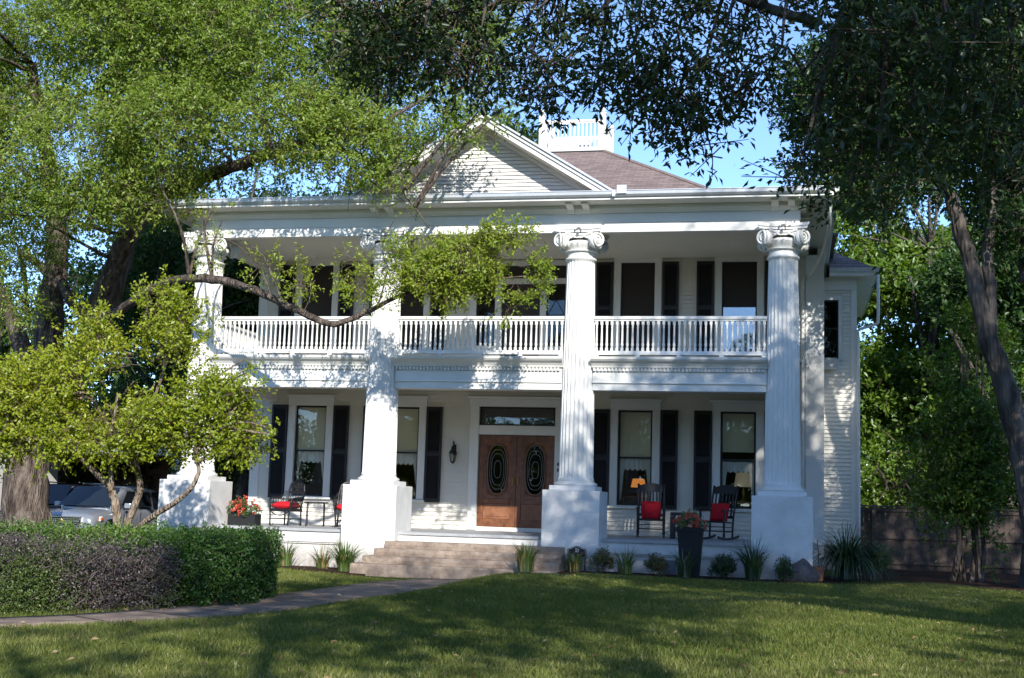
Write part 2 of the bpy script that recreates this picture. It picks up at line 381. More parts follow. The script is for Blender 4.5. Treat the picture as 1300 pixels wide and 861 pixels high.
def strip(name, pts, wd, m, dz=.03):
    P = smooth_path([(p[0], p[1], 0) for p in pts], 6); V = []; F = []
    for i, p in enumerate(P):
        t = (P[min(i+1, len(P)-1)]-P[max(i-1, 0)]).normalized(); s = Vector((-t.y, t.x, 0)); wv = wd if not hasattr(wd, '__len__') else wd[0]+(wd[1]-wd[0])*i/(len(P)-1)
        for k in (-1, -.5, 0, .5, 1):
            q = p+s*k*wv/2; V.append((q.x, q.y, float(gz(q.x, q.y))+dz))
        for k in (-1, 1):
            q = p+s*k*wv/2; V.append((q.x, q.y, float(gz(q.x, q.y))-.1))
    for i in range(len(P)-1):
        a = i*7; b = a+7
        F += [(a+k, a+k+1, b+k+1, b+k) for k in range(4)]+[(a+5, a, b, b+5), (a+4, a+6, b+6, b+4)]
    ob = raw_mesh(name, np.array(V), np.array(F), m); return tag(ob, kind='structure'), [(p.x, p.y) for p in P]
PATHPTS = [(.2, -2.2), (0, -4.5), (-.25, -7), (-.25, -9.3), (-.35, -11.4), (-1.1, -13.3), (-2.6, -14.9), (-5, -16.6), (-9, -18.6)]
_, PATHC = strip('path', PATHPTS, [1.5, .95], CONC)
PATHC = np.array(PATHC)
def bed(name, poly, dz):
    V = [(x, y, float(gz(x, y))+dz) for x, y in poly]
    mb = MB(); n = len(V); mb.add(V+[(x, y, z-.15) for x, y, z in V], [tuple(range(n))]+[(i, (i+1) % n, n+(i+1) % n, n+i) for i in range(n)])
    tag(mb.build(name, MULCH), kind='structure')
jm = MB()
for i_ in range(4, len(PATHC)-3, 3):
    a_ = PATHC[i_]; t_ = PATHC[i_+1]-PATHC[i_-1]; t_ = t_/np.hypot(*t_); s_ = np.array([-t_[1], t_[0]])*(.72-.26*i_/len(PATHC)); q_ = t_*.012
    P4 = [a_-s_-q_, a_+s_-q_, a_+s_+q_, a_-s_+q_]; jm.add([(p[0], p[1], float(gz(p[0], p[1]))+.036) for p in P4], [(0, 1, 2, 3)])
tag(jm.build('path_joints', mat('joint_dirt', (.05, .04, .03), .95)), kind='structure')
BEDR = [(2.0, -1.75), (3.2, -1.45), (5, -1.4), (7.2, -1.5), (9, -1.0), (11.5, -.2), (13, .2), (13, 9), (8.2, 9), (7.6, 2), (6, .1), (2.0, .1)]
BEDL = [(-6.2, .1), (-6.2, -1.2), (-4, -1.3), (-2.8, -1.9), (-1.9, -2.0), (-1.5, -.9), (-1.5, .1)]
bed('mulch_bed', BEDR, .035); bed('mulch_bed', BEDL, .035)
PAVE = mat('bounce_concrete', (.44, .42, .38), .9, .15, 1.5, .4, 40, .2)
tag(MB().box(-60, 60, -36, -27.8, -1.3, -.985).build('street', PAVE), kind='structure')  # unseen street, added in pale concrete to bounce warm light onto the facade
for y0_, y1_ in ((-24.6, -23.1),): tag(MB().box(-60, 60, y0_, y1_, -1.2, -.955).build('pavement', PAVE), kind='structure')  # unseen pavement strip, added to bounce light along with the street
tag(MB().box(-60, 60, -27.79, -27.6, -1.2, -.86).build('kerb', PAVE), kind='structure')
tag(MB().box(-24, -8.6, -2, 16, -1.2, -.955).build('driveway', mat('asphalt', (.10, .095, .09), .9, .3, 4, .4, 60, .2)), kind='structure')

def inpoly(x, y, poly):
    c = np.zeros(len(x), bool); n = len(poly)
    for i in range(n):
        x0, y0 = poly[i]; x1, y1 = poly[(i+1) % n]
        h = ((y0 > y) != (y1 > y)) & (x < (x1-x0)*(y-y0)/(y1-y0+1e-12)+x0); c ^= h
    return c
GRASS = leafmat('grass_blade', [(0, (.075, .105, .022)), (.5, (.15, .18, .042)), (.8, (.22, .225, .07)), (1, (.37, .32, .16))], .3, .01)
def grass():
    rg = np.random.default_rng(5); n = 620000
    # density falls with distance from the street side
    yy = -19.5+18.8*rg.random(n)**1.25; xx = -9+27*rg.random(n)
    keep = (xx < 6.7+(yy+27.6)*.30+.6) & (xx > 6.7-(yy+27.6)*.66-.5)
    keep &= ~inpoly(xx, yy, BEDR) & ~inpoly(xx, yy, BEDL) & ~((np.abs(xx-.2) < 2.3) & (yy > -2.4))
    xx, yy = xx[keep], yy[keep]
    d2 = np.full(len(xx), 9.)
    for a, b in zip(PATHC[:-1], PATHC[1:]):
        ab = b-a; t = np.clip(((xx-a[0])*ab[0]+(yy-a[1])*ab[1])/(ab@ab), 0, 1); d2 = np.minimum(d2, np.hypot(xx-a[0]-t*ab[0], yy-a[1]-t*ab[1]))
    k2 = d2 > .53+.14*rg.random(len(xx)); xx, yy = xx[k2], yy[k2]; n = len(xx)
    P = np.stack([xx, yy, gz(xx, yy)-.004], 1)
    big = snoise(P, .9, 41); h = (.035+.035*rg.random(n))*(1+.25*big); wd = .0045+.004*rg.random(n)*(1+(yy+20)/20)
    a = rg.random(n)*2*PI; s = np.stack([np.cos(a), np.sin(a), np.zeros(n)], 1)*wd[:, None]
    ln = rg.normal(size=(n, 3))*.5; ln[:, 2] = 0
    tip = P+(np.array([0, 0, 1])+ln)*h[:, None]
    V = np.stack([P-s, P+s, tip], 1).reshape(-1, 3); F = np.arange(3*n).reshape(-1, 3)
    tn = .44+.15*big+.2*snoise(P, .35, 44)+.14*snoise(P, 3.1, 42)+.14*rg.normal(size=n)+.35*(rg.random(n) < .09)
    tag(raw_mesh('grass', V, F, GRASS, None, np.clip(tn, 0, 1)), 'short mown lawn grass in front of the white house', 'grass', kind='stuff')
grass()

def litter():
    rg = np.random.default_rng(15); n = 900
    y = -19+18.6*rg.random(n); x = -5+18*rg.random(n); z = gz(x, y)+np.where(rg.random(n) < .5, .035, .045)
    P = np.stack([x, y, z], 1); D = rg.normal(size=(n, 3)); D[:, 2] *= .25
    m = leafmat('dry_leaf', [(0, (.12, .07, .03)), (.5, (.25, .16, .07)), (1, (.40, .30, .15))], .2, .02)
    tag(leaves('fallen_leaves', P, D, .06+.03*rg.random(n), .03, rg.random(n), m, None, 1.2, rg), 'dry fallen leaves scattered over the lawn, walk and mulch', 'leaves', kind='stuff')
litter()

# ------------------------------------------------------------------ the house
HOUSE = empty('house', (0, 0, 0), 'white two storey house with fluted columns, double porch and gable', 'house')
CX = [-6.517, -2.2, 2.2, 6.517]; WY = 4.2; ZF = -.13
def rects_minus(x0, x1, z0, z1, holes):
    xs = sorted({x0, x1, *[h[0] for h in holes], *[h[1] for h in holes]}); zs = sorted({z0, z1, *[h[2] for h in holes], *[h[3] for h in holes]})
    out = []
    for i in range(len(xs)-1):
        for j in range(len(zs)-1):
            cx, cz = (xs[i]+xs[i+1])/2, (zs[j]+zs[j+1])/2
            if cx < x0 or cx > x1 or cz < z0 or cz > z1: continue
            if not any(h[0] < cx < h[1] and h[2] < cz < h[3] for h in holes): out.append((xs[i], xs[i+1], zs[j], zs[j+1]))
    return out
def siding(mb, x0, x1, z0, z1, Y, holes, st=.105, clip=None):
    z = z0
    while z < z1-.01:
        zt = min(z+st, z1); a, b = x0, x1
        if clip: a, b = clip(z+st/2, x0, x1)
        segs = [(a, b)]
        for h in holes:
            if h[2] < zt-.01 and h[3] > z+.01:
                ns = []
                for s0, s1 in segs:
                    if h[1] <= s0 or h[0] >= s1: ns.append((s0, s1)); continue
                    if h[0] > s0: ns.append((s0, h[0]))
                    if h[1] < s1: ns.append((h[1], s1))
                segs = ns
        for s0, s1 in segs:
            if s1-s0 < .02: continue
            o = rnd.uniform(-.002, .002)
            mb.add([(s0, Y-.038+o, z), (s1, Y-.038+o, z), (s1, Y-.004, zt), (s0, Y-.004, zt), (s0, Y, z+.016), (s1, Y, z+.016)], [(0, 1, 2, 3), (0, 4, 5, 1)])
        z += st
# openings: (x0,x1,z0,z1)
LOWW = [(-5.865, -5.02), (-3.38, -2.535), (2.535, 3.38), (5.02, 5.865)]
lw = [(a, b, .60, 2.92) for a, b in LOWW]; uw = [(a, b, 4.35, 6.60) for a, b in LOWW]
DOORH = (-.97, .97, -.08, 2.96); UDOOR = (-1.15, 1.15, 3.70, 6.55)
holes = lw+uw+[DOORH, UDOOR]
mb = MB()
for r in rects_minus(-7.05, 7.45, -.9, 6.75, holes): mb.box(r[0], r[1], WY+.002, WY+.16, r[2], r[3])
mb.box(-7.05, -6.9, WY+.17, 16, -.9, 7.0); mb.box(7.3, 7.45, WY+.17, 16, -.9, 7.0); mb.box(-7.05, 7.45, 16.002, 16.15, -.9, 7.0)
mb.build('wall', SIDING, HOUSE)
mb = MB(); siding(mb, -7.05, 7.45, -.11, 6.7, WY, holes); mb.build('siding', SIDING, HOUSE, fixn=False)
# rooms behind the ground floor windows
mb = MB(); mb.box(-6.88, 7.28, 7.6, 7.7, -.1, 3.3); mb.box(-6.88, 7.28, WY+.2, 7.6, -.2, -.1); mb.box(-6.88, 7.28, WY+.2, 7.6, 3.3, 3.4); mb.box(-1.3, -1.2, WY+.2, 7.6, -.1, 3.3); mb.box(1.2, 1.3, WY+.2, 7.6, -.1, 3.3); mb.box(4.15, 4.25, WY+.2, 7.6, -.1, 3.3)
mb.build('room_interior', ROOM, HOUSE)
# corner trim and skirting
mb = MB(); mb.box(7.02, 7.452, WY-.06, WY-.001, -.2, 6.74); mb.box(-7.052, -6.8, WY-.05, WY-.001, -.12, 6.74)
mb.box(-6.8, 7.02, WY-.032, WY-.001, -.128, -.03); mb.build('corner_trim', WHITE, HOUSE, bevel=.006)

def casing(parent, x0, x1, z0, z1, wd=.19, head=.22):
    m = MB(); y0 = WY-.066
    m.box(x0-wd, x0, y0, WY-.002, z0-.02, z1); m.box(x1, x1+wd, y0, WY-.002, z0-.02, z1)
    m.box(x0-wd-.01, x1+wd+.01, y0-.012, WY-.003, z1+.001, z1+head); m.box(x0-wd-.06, x1+wd+.06, y0-.06, WY-.004, z1+head+.001, z1+head+.05)
    m.box(x0-wd-.04, x1+wd+.04, y0-.06, WY-.004, z0-.075, z0-.022)
    return m.build('casing', WHITE, parent, bevel=.005)
def sash(parent, x0, x1, z0, z1, mid, fr=.045):
    m = MB(); y0, y1 = WY+.02, WY+.055
    m.box(x0, x0+fr, y0, y1, z0, z1); m.box(x1-fr, x1, y0, y1, z0, z1); m.box(x0+fr, x1-fr, y0, y1, z1-fr, z1); m.box(x0+fr, x1-fr, y0, y1, z0, z0+fr*1.4)
    if mid: m.box(x0+fr, x1-fr, y0-.004, y1, mid-.022, mid+.022)
    return m.build('sash', BLACK, parent, bevel=.003)
def shutter(x0, x1, z0, z1):
    m = MB(); y0, y1 = WY-.095, WY-.045; f = .055; zm = z0+(z1-z0)*.5
    m.box(x0, x0+f, y0, y1, z0, z1); m.box(x1-f, x1, y0, y1, z0, z1)
    for a, b in ((z0, z0+.1), (zm-.04, zm+.04), (z1-.07, z1)): m.box(x0+f, x1-f, y0+.001, y1, a, b)
    n = int((z1-z0)/.05)
    for i in range(n):
        z = z0+.1+i*.05
        if z > z1-.1 or abs(z-zm) < .06: continue
        m.add([(x0+f, y0+.012, z), (x1-f, y0+.012, z), (x1-f, y1-.006, z+.042), (x0+f, y1-.006, z+.042), (x0+f, y0+.012, z-.007), (x1-f, y0+.012, z-.007)], [(0, 1, 2, 3), (0, 4, 5, 1)])
    m.box(x0+f, x1-f, y1-.006, y1+.03, z0, z1)
    return m.build('shutter', SHUT, HOUSE, fixn=False)
for i, (x0, x1, z0, z1) in enumerate(lw):
    s_ = sash(HOUSE, x0, x1, z0, z1, 1.76); s_.name = 'window'
    casing(s_, x0, x1, z0, z1)
    MB().box(x0+.045, x1-.045, WY+.034, WY+.038, z0+.06, z1-.045).build('pane', GLASS, s_)
    sh = MB(); sh.box(x0+.05, x1-.05, WY+.105, WY+.112, 1.80 if i != 3 else 1.95, z1-.02); sh.build('roller_shade', SHADE, s_)
    lc = MB(); yv = WY+.125; nseg = 24; top = 1.8 if i != 3 else 1.72; V = []; F = []
    for k in range(nseg+1):
        u = k/nseg; x = x0+.05+(x1-x0-.1)*u; e = abs(u-.5)*2
        zb = 1.50-.05*abs(math.sin(u*PI*6))-(.6*smst(.72, .98, e) if i < 2 else .8*smst(.70, .98, e))
        V += [(x, yv+.012*math.sin(u*40), top), (x, yv+.012*math.sin(u*40+1), float(zb))]
    for k in range(nseg): F.append((2*k, 2*k+2, 2*k+3, 2*k+1))
    raw_mesh('lace_curtain', np.array(V), np.array(F), LACE, s_)
    zt, zb = z1+.01, .53
    shutter(x0-.21-.42, x0-.205, zb, zt); shutter(x1+.205, x1+.21+.41, zb, zt)
for i, (x0, x1, z0, z1) in enumerate(uw):
    s_ = sash(HOUSE, x0, x1, z0, z1, 5.5 if i == 3 else None, .035); s_.name = 'window'
    casing(s_, x0, x1, z0, z1, .17, .12)
    if i == 3:
        MB().box(x0+.035, x1-.035, WY+.03, WY+.034, 5.522, z1-.035).build('screen', SCREEN, s_)
        MB().box(x0+.035, x1-.035, WY+.036, WY+.04, z0+.05, 5.478).build('pane', glassmat('reflecting_glass', (.25, .28, .32), .26), s_)
        MB().box(x0+.035, x1-.035, WY+.12, WY+.13, z0, z1).build('dark_blind', SCREEN, s_)
    else:
        MB().box(x0+.035, x1-.035, WY+.03, WY+.034, z0+.05, z1-.035).build('screen', SCREEN, s_)
    shutter(x0-.21-.40, x0-.195, 4.28, z1+.01); shutter(x1+.195, x1+.21+.38, 4.28, z1+.01)
# front double doors
def door_leaf(x0, x1, hx):
    z0, z1 = -.055, 2.245; y0, y1 = WY+.03, WY+.085; xm = (x0+x1)/2
    d = MB(); st = .13
    ow, oh, oc = .245, .60, 1.43
    d.box(x0, x0+st, y0, y1, z0, z1); d.box(x1-st, x1, y0, y1, z0, z1)
    d.box(x0+st, x1-st, y0, y1, z0, z0+.22); d.box(x0+st, x1-st, y0, y1, .55, .67); d.box(x0+st, x1-st, y0, y1, z1-.12, z1)
    ob = d.build('door', WOOD, HOUSE, bevel=.006)
    p = MB(); p.box(x0+st+.002, x1-st-.002, y0+.016, y1-.01, z0+.22, .55); p.box(x0+st+.06, x1-st-.06, y0+.003, y0+.03, z0+.28, .49); p.build('door_panel', WOODL, ob, bevel=.012)
    # upper panel with oval opening
    n = 40; inner = []; outer = []; xa, xb, za, zb = x0+st, x1-st, .67, z1-.12; hw, hh = (xb-xa)/2, (zb-za)/2; zc = (za+zb)/2
    V = []; F = []
    def ell(t, sx, sz): return (xm+sx*math.copysign(abs(math.cos(t))**.75, math.cos(t)), zc+sz*math.copysign(abs(math.sin(t))**.8, math.sin(t)))
    for k in range(n):
        t = 2*PI*k/n; e = ell(t, ow, oh); c, s = math.cos(t), math.sin(t); q = max(abs(c), abs(s)); r = (xm+hw*c/q, zc+hh*s/q)
        V += [(r[0], y0+.012, r[1]), (e[0], y0+.012, e[1]), (e[0], y1, e[1])]
    for k in range(n):
        a = 3*k; b = 3*((k+1) % n); F += [(a, b, b+1, a+1), (a+1, b+1, b+2, a+2)]
    raw_mesh('oval_panel', np.array(V), np.array(F), WOOD, ob)
    MB().tube([(ell(2*PI*k/n, ow+.01, oh+.01)[0], y0+.006, ell(2*PI*k/n, ow+.01, oh+.01)[1]) for k in range(n+1)], .016, 6).build('oval_moulding', mat('oval_mould', (.20, .13, .10), .3), ob, smooth=2)
    g = MB(); g.add([(ell(2*PI*k/n, ow, oh)[0], y0+.03, ell(2*PI*k/n, ow, oh)[1]) for k in range(n)], [tuple(range(n))]); g.build('oval_glass', GLASSD, ob)
    lead = MB()
    for sx in (.35, .65, .82): lead.tube([(xm+(ell(2*PI*k/n, ow*sx, oh*sx)[0]-xm), y0+.026, ell(2*PI*k/n, ow*sx, oh*sx)[1]) for k in range(n+1)], .003, 4)
    lead.build('leaded_pattern', METAL, ob)
    h = MB(); h.tube([(hx, y0-.05, 1.02), (hx, y0-.05, 1.22)], .012, 8); h.tube([(hx, y0, 1.03), (hx, y0-.05, 1.03)], .01, 6); h.tube([(hx, y0, 1.21), (hx, y0-.05, 1.21)], .01, 6); h.build('handle', mat('brass', (.45, .30, .12), .35, metal=.9), ob, smooth=2)
door_leaf(-.955, -.004, -.07); door_leaf(.004, .955, .07)
df = MB(); y0 = WY-.06
df.box(-1.20, -.972, y0, WY-.002, -.11, 2.96); df.box(.972, 1.20, y0, WY-.002, -.11, 2.96); df.box(-.97, .97, y0+.02, WY+.12, 2.26, 2.49); df.box(-1.22, 1.22, y0-.01, WY-.003, 2.962, 3.15); df.box(-1.28, 1.28, y0-.07, WY-.004, 3.152, 3.21)
df.box(-.97, .97, y0-.06, WY+.09, -.128, -.062); DFR = df.build('door_frame', WHITE, HOUSE, bevel=.006)
tr = MB(); tr.box(-.965, .965, WY+.02, WY+.06, 2.492, 2.53); tr.box(-.965, .965, WY+.02, WY+.06, 2.915, 2.958); tr.box(-.965, -.925, WY+.021, WY+.06, 2.53, 2.915); tr.box(.925, .965, WY+.021, WY+.06, 2.53, 2.915)
TR = tr.build('transom_window', BLACK, HOUSE); MB().box(-.925, .925, WY+.036, WY+.04, 2.53, 2.915).build('pane', GLASS, TR)
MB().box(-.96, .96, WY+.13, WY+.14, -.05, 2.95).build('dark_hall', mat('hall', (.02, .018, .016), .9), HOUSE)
# balcony door with sidelights
ud = MB(); y0 = WY-.05
for a, b in ((-1.32, -1.15), (-.66, -.5), (.5, .66), (1.15, 1.32)): ud.box(a, b, y0, WY+.05, 3.71, 6.55)
ud.box(-1.34, 1.34, y0-.012, WY+.04, 6.552, 6.68)
for a, b in ((-1.15, -.66), (-.5, .5), (.66, 1.15)): ud.box(a, b, y0+.01, WY+.05, 6.08, 6.22)
for a, b in ((-1.15, -.66), (.66, 1.15)): ud.box(a, b, y0+.01, WY+.05, 3.71, 4.5)
UD = ud.build('balcony_door_frame', WHITE, HOUSE, bevel=.005)
u = MB(); u.box(-.5, .5, WY+.02, WY+.06, 3.72, 6.08); u.build('balcony_door', mat('dark_door', (.05, .032, .025), .5, .3, 4), HOUSE)
for a, b in ((-1.15, -.66), (.66, 1.15)):
    s = MB(); f = .03; z0, z1 = 4.5, 6.08
    s.box(a, a+f, WY, WY+.03, z0, z1); s.box(b-f, b, WY, WY+.03, z0, z1); s.box(a+f, b-f, WY, WY+.03, z1-f, z1); s.box(a+f, b-f, WY, WY+.03, z0, z0+f)
    for k in range(2):
        za, zb = z0+f+(z1-z0-2*f)*k/2, z0+f+(z1-z0-2*f)*(k+1)/2
        s.tube([(a+f, WY+.012, za), (b-f, WY+.012, zb)], .009, 4); s.tube([(b-f, WY+.014, za), (a+f, WY+.014, zb)], .009, 4); s.tube([(a+f, WY+.013, zb), (b-f, WY+.013, zb)], .009, 4)
    q = s.build('sidelight', BLACK, HOUSE); MB().box(a+.03, b-.03, WY+.02, WY+.024, z0+.03, z1-.03).build('pane', GLASSD, q)
    MB().box(a, b, WY+.10, WY+.11, 4.5, 6.5).build('dark_backing', SCREEN, q)
for a, b in ((-1.15, -.66), (-.5, .5), (.66, 1.15)):
    MB().box(a, b, WY+.02, WY+.04, 6.22, 6.55).build('transom_pane', mat('transom_dark', (.03, .026, .024), .3), HOUSE)

# porch floor, base and ceiling
mb = MB(); x = -7.1
while x < 7.25:
    mb.box(x, min(x+.108, 7.25), -.30, WY-.05, -.19, ZF+rnd.uniform(-.0015, .0015)); x += .11
mb.build('porch_floor', FLOORP, HOUSE)
mb = MB(); mb.box(-7.05, 7.2, -.26, -.12, -.42, -.192); mb.box(-7.05, 7.2, -.20, -.08, -1.15, -.45); mb.box(-7.05, -6.95, -.08, WY, -1.15, -.2); mb.box(7.1, 7.2, -.08, WY, -1.15, -.2); mb.box(-7.07, 7.22, -.235, -.1, -.455, -.425)
mb.build('porch_base', STUCCO, HOUSE)
v = MB(); v.box(4.12, 4.38, -.215, -.19, -.86, -.52)
for k in range(6): v.box(4.13, 4.37, -.225, -.214, -.84+k*.055, -.81+k*.055)
v.build('crawlspace_vent', mat('vent_grey', (.18, .18, .19), .6), HOUSE)
# columns
def spiral(c, r0, turns, sgn, rot, rr):
    pts = []
    for k in range(34):
        t = k/33; a = sgn*(t*turns*2*PI)+PI/2; r = r0*(1-t*.86)
        pts.append(Vector(c)+rot @ Vector((r*math.cos(a), -.055, r*math.sin(a))))
    return pts
def column(x):
    sh = MB(); nfl = 24
    prof = [(.385, 1.06), (.385, 1.1)]
    for i in range(13):
        t = i/12; prof.append((.372-(.372-.305)*(t**1.35), 1.14+t*(5.76-1.14)))
    def flute(a, z):
        if z < 1.13 or z > 5.78: return 1.0
        ph = (a*nfl/(2*PI)) % 1.0; e = abs(ph-.5)*2
        return 1.0-.105*max(0, 1-(e/.84)**2)**.6 if e < .84 else 1.0
    sh.lathe(prof+[(.303, 5.80), (.335, 5.82), (.345, 5.845), (.335, 5.87), (.305, 5.885), (.30, 6.06)], (x, 0, 0), 24*6, flute)
    root = sh.build('column', WHITE, HOUSE, smooth=1)
    b = MB(); b.lathe([(.44, .955), (.46, .98), (.455, 1.015), (.41, 1.03), (.405, 1.05), (.385, 1.058)], (x, 0, 0), 48); b.build('column_base', WHITE, root, smooth=1)
    p = MB(); h = .6075; p.box(x-h, x+h, -h, h, -1.2, .853); p.box(x-.49, x+.49, -.49, .49, .855, .953); p.build('plinth', STUCCO, root, bevel=.012)
    c = MB()
    c.lathe([(.30, 6.0), (.34, 6.06), (.40, 6.12), (.42, 6.17), (.38, 6.22), (.33, 6.24)], (x, 0, 0), 48, lambda a, z: 1+(.07*math.cos(a*20) if 6.08 < z < 6.2 else 0))
    c.lathe([(.345, 5.995), (.36, 6.01), (.345, 6.025)], (x, 0, 0), 40, lambda a, z: 1+.03*math.cos(a*40))
    # abacus with concave sides
    n = 10; poly = []
    for side in range(4):
        a0 = side*PI/2
        for k in range(n):
            t = k/n*2-1; u_ = t*.50; v_ = .50-.12*(1-t*t)
            poly.append((x+u_*math.cos(a0)+v_*math.sin(a0), u_*math.sin(a0)*1.0-v_*math.cos(a0)))
    c.prism(poly, 6.40, 6.455, 'z'); c.prism([((q[0]-x)*1.06+x, q[1]*1.06) for q in poly], 6.457, 6.52, 'z')
    # diagonal volutes, two faces at each corner
    for side in range(4):
        A = Matrix.Rotation(side*PI/2, 3, 'Z')
        for sg in (-1, 1):
            rot = A @ Matrix.Rotation(sg*math.radians(24), 3, 'Z')
            ctr = A @ Vector((sg*.385, -.385, 0))+Vector((x, 0, 6.215))
            c.lathe([(.10, -.075), (.165, -.06), (.172, -.03), (.165, -.005), (.15, .0)], ctr, 24, None, rot @ Matrix.Rotation(PI/2, 3, 'X'))
            P = spiral(ctr+rot @ Vector((0, .015, 0)), .158, 2.1, -sg, rot, .02)
            c.tube(P, [.025-.010*k/33 for k in range(34)], 6)
            c.sphere(ctr+rot @ Vector((0, -.045, 0)), .03, 8, 6)
        # channel between volutes and central palmette
        q = [A @ Vector((t*.30, -.40+.06*(1-(t)**2), .03*(t*t)))+Vector((x, 0, 6.35)) for t in (-1, -.6, -.2, .2, .6, 1)]
        c.tube(q, [.03]*6, 8); c.tube([p_+Vector((0, 0, -.055)) for p_ in q], [.018]*6, 6)
        for k in range(7):
            an = (k-3)*.36; o = A @ Vector((math.sin(an)*.075, -.455, math.cos(an)*.085))+Vector((x, 0, 6.43))
            c.sphere(o, .022, 6, 5, (1, 1, 1.6))
        c.sphere(A @ Vector((0, -.46, 0))+Vector((x, 0, 6.40)), .035, 8, 6)
        for k in (-1, 1):
            for j in range(3): c.sphere(A @ Vector((k*(.12+.05*j), -.415+.01*j, 0))+Vector((x, 0, 6.30-.02*j)), .024, 6, 5, (1.4, .8, 1))
    c.build('capital', WHITE, root, smooth=1, fixn=True)
    bk = MB()
    for s in (-.17, .17):
        bk.prism([(-.36, 6.80), (-.36, 6.97), (-.80, 6.97), (-.80, 6.925), (-.72, 6.90), (-.50, 6.87), (-.43, 6.81)], x+s-.075, x+s+.075, 'x')
    bk.build('bracket', WHITE, root, bevel=.006)
for x in CX: column(x)
# lower porch beam, dentils, cornice, balcony deck
bm_ = MB(); ct = MB()
for i in range(3):
    a, b = CX[i]+.33, CX[i+1]-.33; dn = MB()
    bm_.box(a, b, -.12, .16, 3.0, 3.165); bm_.box(a, b, -.14, .17, 3.167, 3.40); bm_.box(a, b, -.155, .1, 3.15, 3.175)
    prof = [(-.10, 3.40), (-.19, 3.40), (-.19, 3.478), (-.20, 3.482), (-.215, 3.52), (-.26, 3.57), (-.33, 3.61), (-.37, 3.65), (-.38, 3.70), (-.10, 3.70)]
    ct.prism([(y, z) for y, z in prof if not (z in (3.40, 3.478))]+[(-.10, 3.482)], a-.02, b+.02, 'x')
    ct.box(a, b, -.15, -.05, 3.402, 3.481)
    n = int((b-a)/.078)
    for k in range(n):
        x = a+.02+(b-a-.04)*k/n; dn.box(x, x+.042, -.205, -.151, 3.408, 3.474)
    dn.build('dentil_band', WHITE, HOUSE)
for (xa, sg) in ((CX[0], 1), (CX[3], -1)):  # porch ends
    bm_.box(xa-.14, xa+.14, .30, WY, 3.0, 3.40); ct.box(xa-.25, xa+.25, .31, WY-.001, 3.405, 3.70)
bm_.build('porch_beam', WHITE, HOUSE, bevel=.004); ct.build('porch_cornice', WHITE, HOUSE)
MB().box(-6.9, 6.9, .1, WY-.06, 3.66, 3.72).build('balcony_floor', FLOORP, HOUSE)
cl = MB(); x = -6.8
while x < 6.8: cl.box(x, min(6.8, x+.1385), .16, WY-.03, 3.34+rnd.uniform(0, .003), 3.38); x += .14
cl.build('porch_ceiling', CEIL, HOUSE); cl = MB(); x = -7.2
while x < 7.0: cl.box(x, min(7.1, x+.1385), .1, WY-.03, 6.71+rnd.uniform(0, .003), 6.74); x += .14
cl.build('porch_ceiling', CEIL, HOUSE)
# balustrades: railing with 33 turned balusters each
bal = MB(); bal.box(-.028, .028, -.028, .028, 3.862, 3.93); bal.box(-.028, .028, -.028, .028, 4.43, 4.508)
bal.lathe([(.026, 3.93), (.018, 3.945), (.029, 3.975), (.031, 4.01), (.022, 4.05), (.02, 4.06), (.026, 4.07), (.024, 4.1), (.019, 4.36), (.025, 4.375), (.018, 4.395), (.026, 4.43)], (0, 0, 0), 10)
balm = None
for i in range(3):
    a, b = CX[i]+.325, CX[i+1]-.325; r = MB()
    r.box(a, b, -.075, .055, 4.545, 4.61); r.box(a, b, -.05, .03, 4.508, 4.544); r.box(a, b, -.06, .04, 3.775, 3.86)
    for k in range(5):
        x = a+.06+(b-a-.12)*k/4; r.box(x-.05, x+.05, -.058, .038, 3.70, 3.774)
    R = r.build('balustrade', WHITE, HOUSE, bevel=.006)
    for k in range(33):
        x = a+.055+(b-a-.11)*k/32
        if balm is None: o = bal.build('baluster', WHITE, R, smooth=1); balm = o.data
        else: o = bpy.data.objects.new('baluster', balm); COL.objects.link(o); o.parent = R
        o.location = (x, -.01, 0)
for xa in (CX[0], CX[3]):
    r = MB(); r.box(xa-.06, xa+.06, .33, WY-.06, 4.545, 4.61); r.box(xa-.05, xa+.05, .33, WY-.06, 3.775, 3.86)
    y = .4
    while y < WY-.1: r.box(xa-.022, xa+.022, y, y+.044, 3.86, 4.545); y += .12
    r.build('side_railing', WHITE, HOUSE)
# entablature, soffit, gutter
e = MB(); xa, xb = -6.87, 6.87
def ring(y0, z0, z1, ins):   # front + two returns, butted
    e.box(xa+ins, xb-ins, y0, y0+.24, z0, z1); e.box(xa+ins, xa+ins+.24, y0+.241, WY, z0, z1); e.box(xb-ins-.24, xb-ins, y0+.241, WY, z0, z1)
ring(-.33, 6.40, 6.60, .02); ring(-.35, 6.602, 6.80, 0)
e.prism([(-.35, 6.802), (-.39, 6.81), (-.42, 6.85), (-.47, 6.89), (-.48, 6.965), (-.2, 6.965), (-.2, 6.802)], xa-.12, xb+.12, 'x')
e.box(xb, xb+.12, -.2, WY, 6.802, 6.964); e.box(xa-.12, xa, -.2, WY, 6.802, 6.964)
e.build('entablature', WHITE, HOUSE, bevel=.004)
s = MB(); x = -7.45
s.box(-7.5, 7.5, -.95, -.2, 6.967, 7.0); s.box(-7.5, -6.6, -.199, 16.3, 6.967, 7.0); s.box(6.6, 7.5, -.199, 16.3, 6.967, 7.0); s.build('soffit', WHITE, HOUSE)
f = MB(); f.box(-7.52, 7.52, -.985, -.951, 6.96, 7.10); f.box(-7.54, -7.501, -.951, 16.3, 6.96, 7.10); f.box(7.501, 7.54, -.951, 16.3, 6.96, 7.10); f.build('fascia', WHITE, HOUSE)
g = MB(); gp = [(-.987, 7.01), (-1.03, 7.01), (-1.075, 7.05), (-1.085, 7.115), (-1.10, 7.12), (-1.10, 7.135), (-1.06, 7.135), (-1.05, 7.06), (-.987, 7.03)]
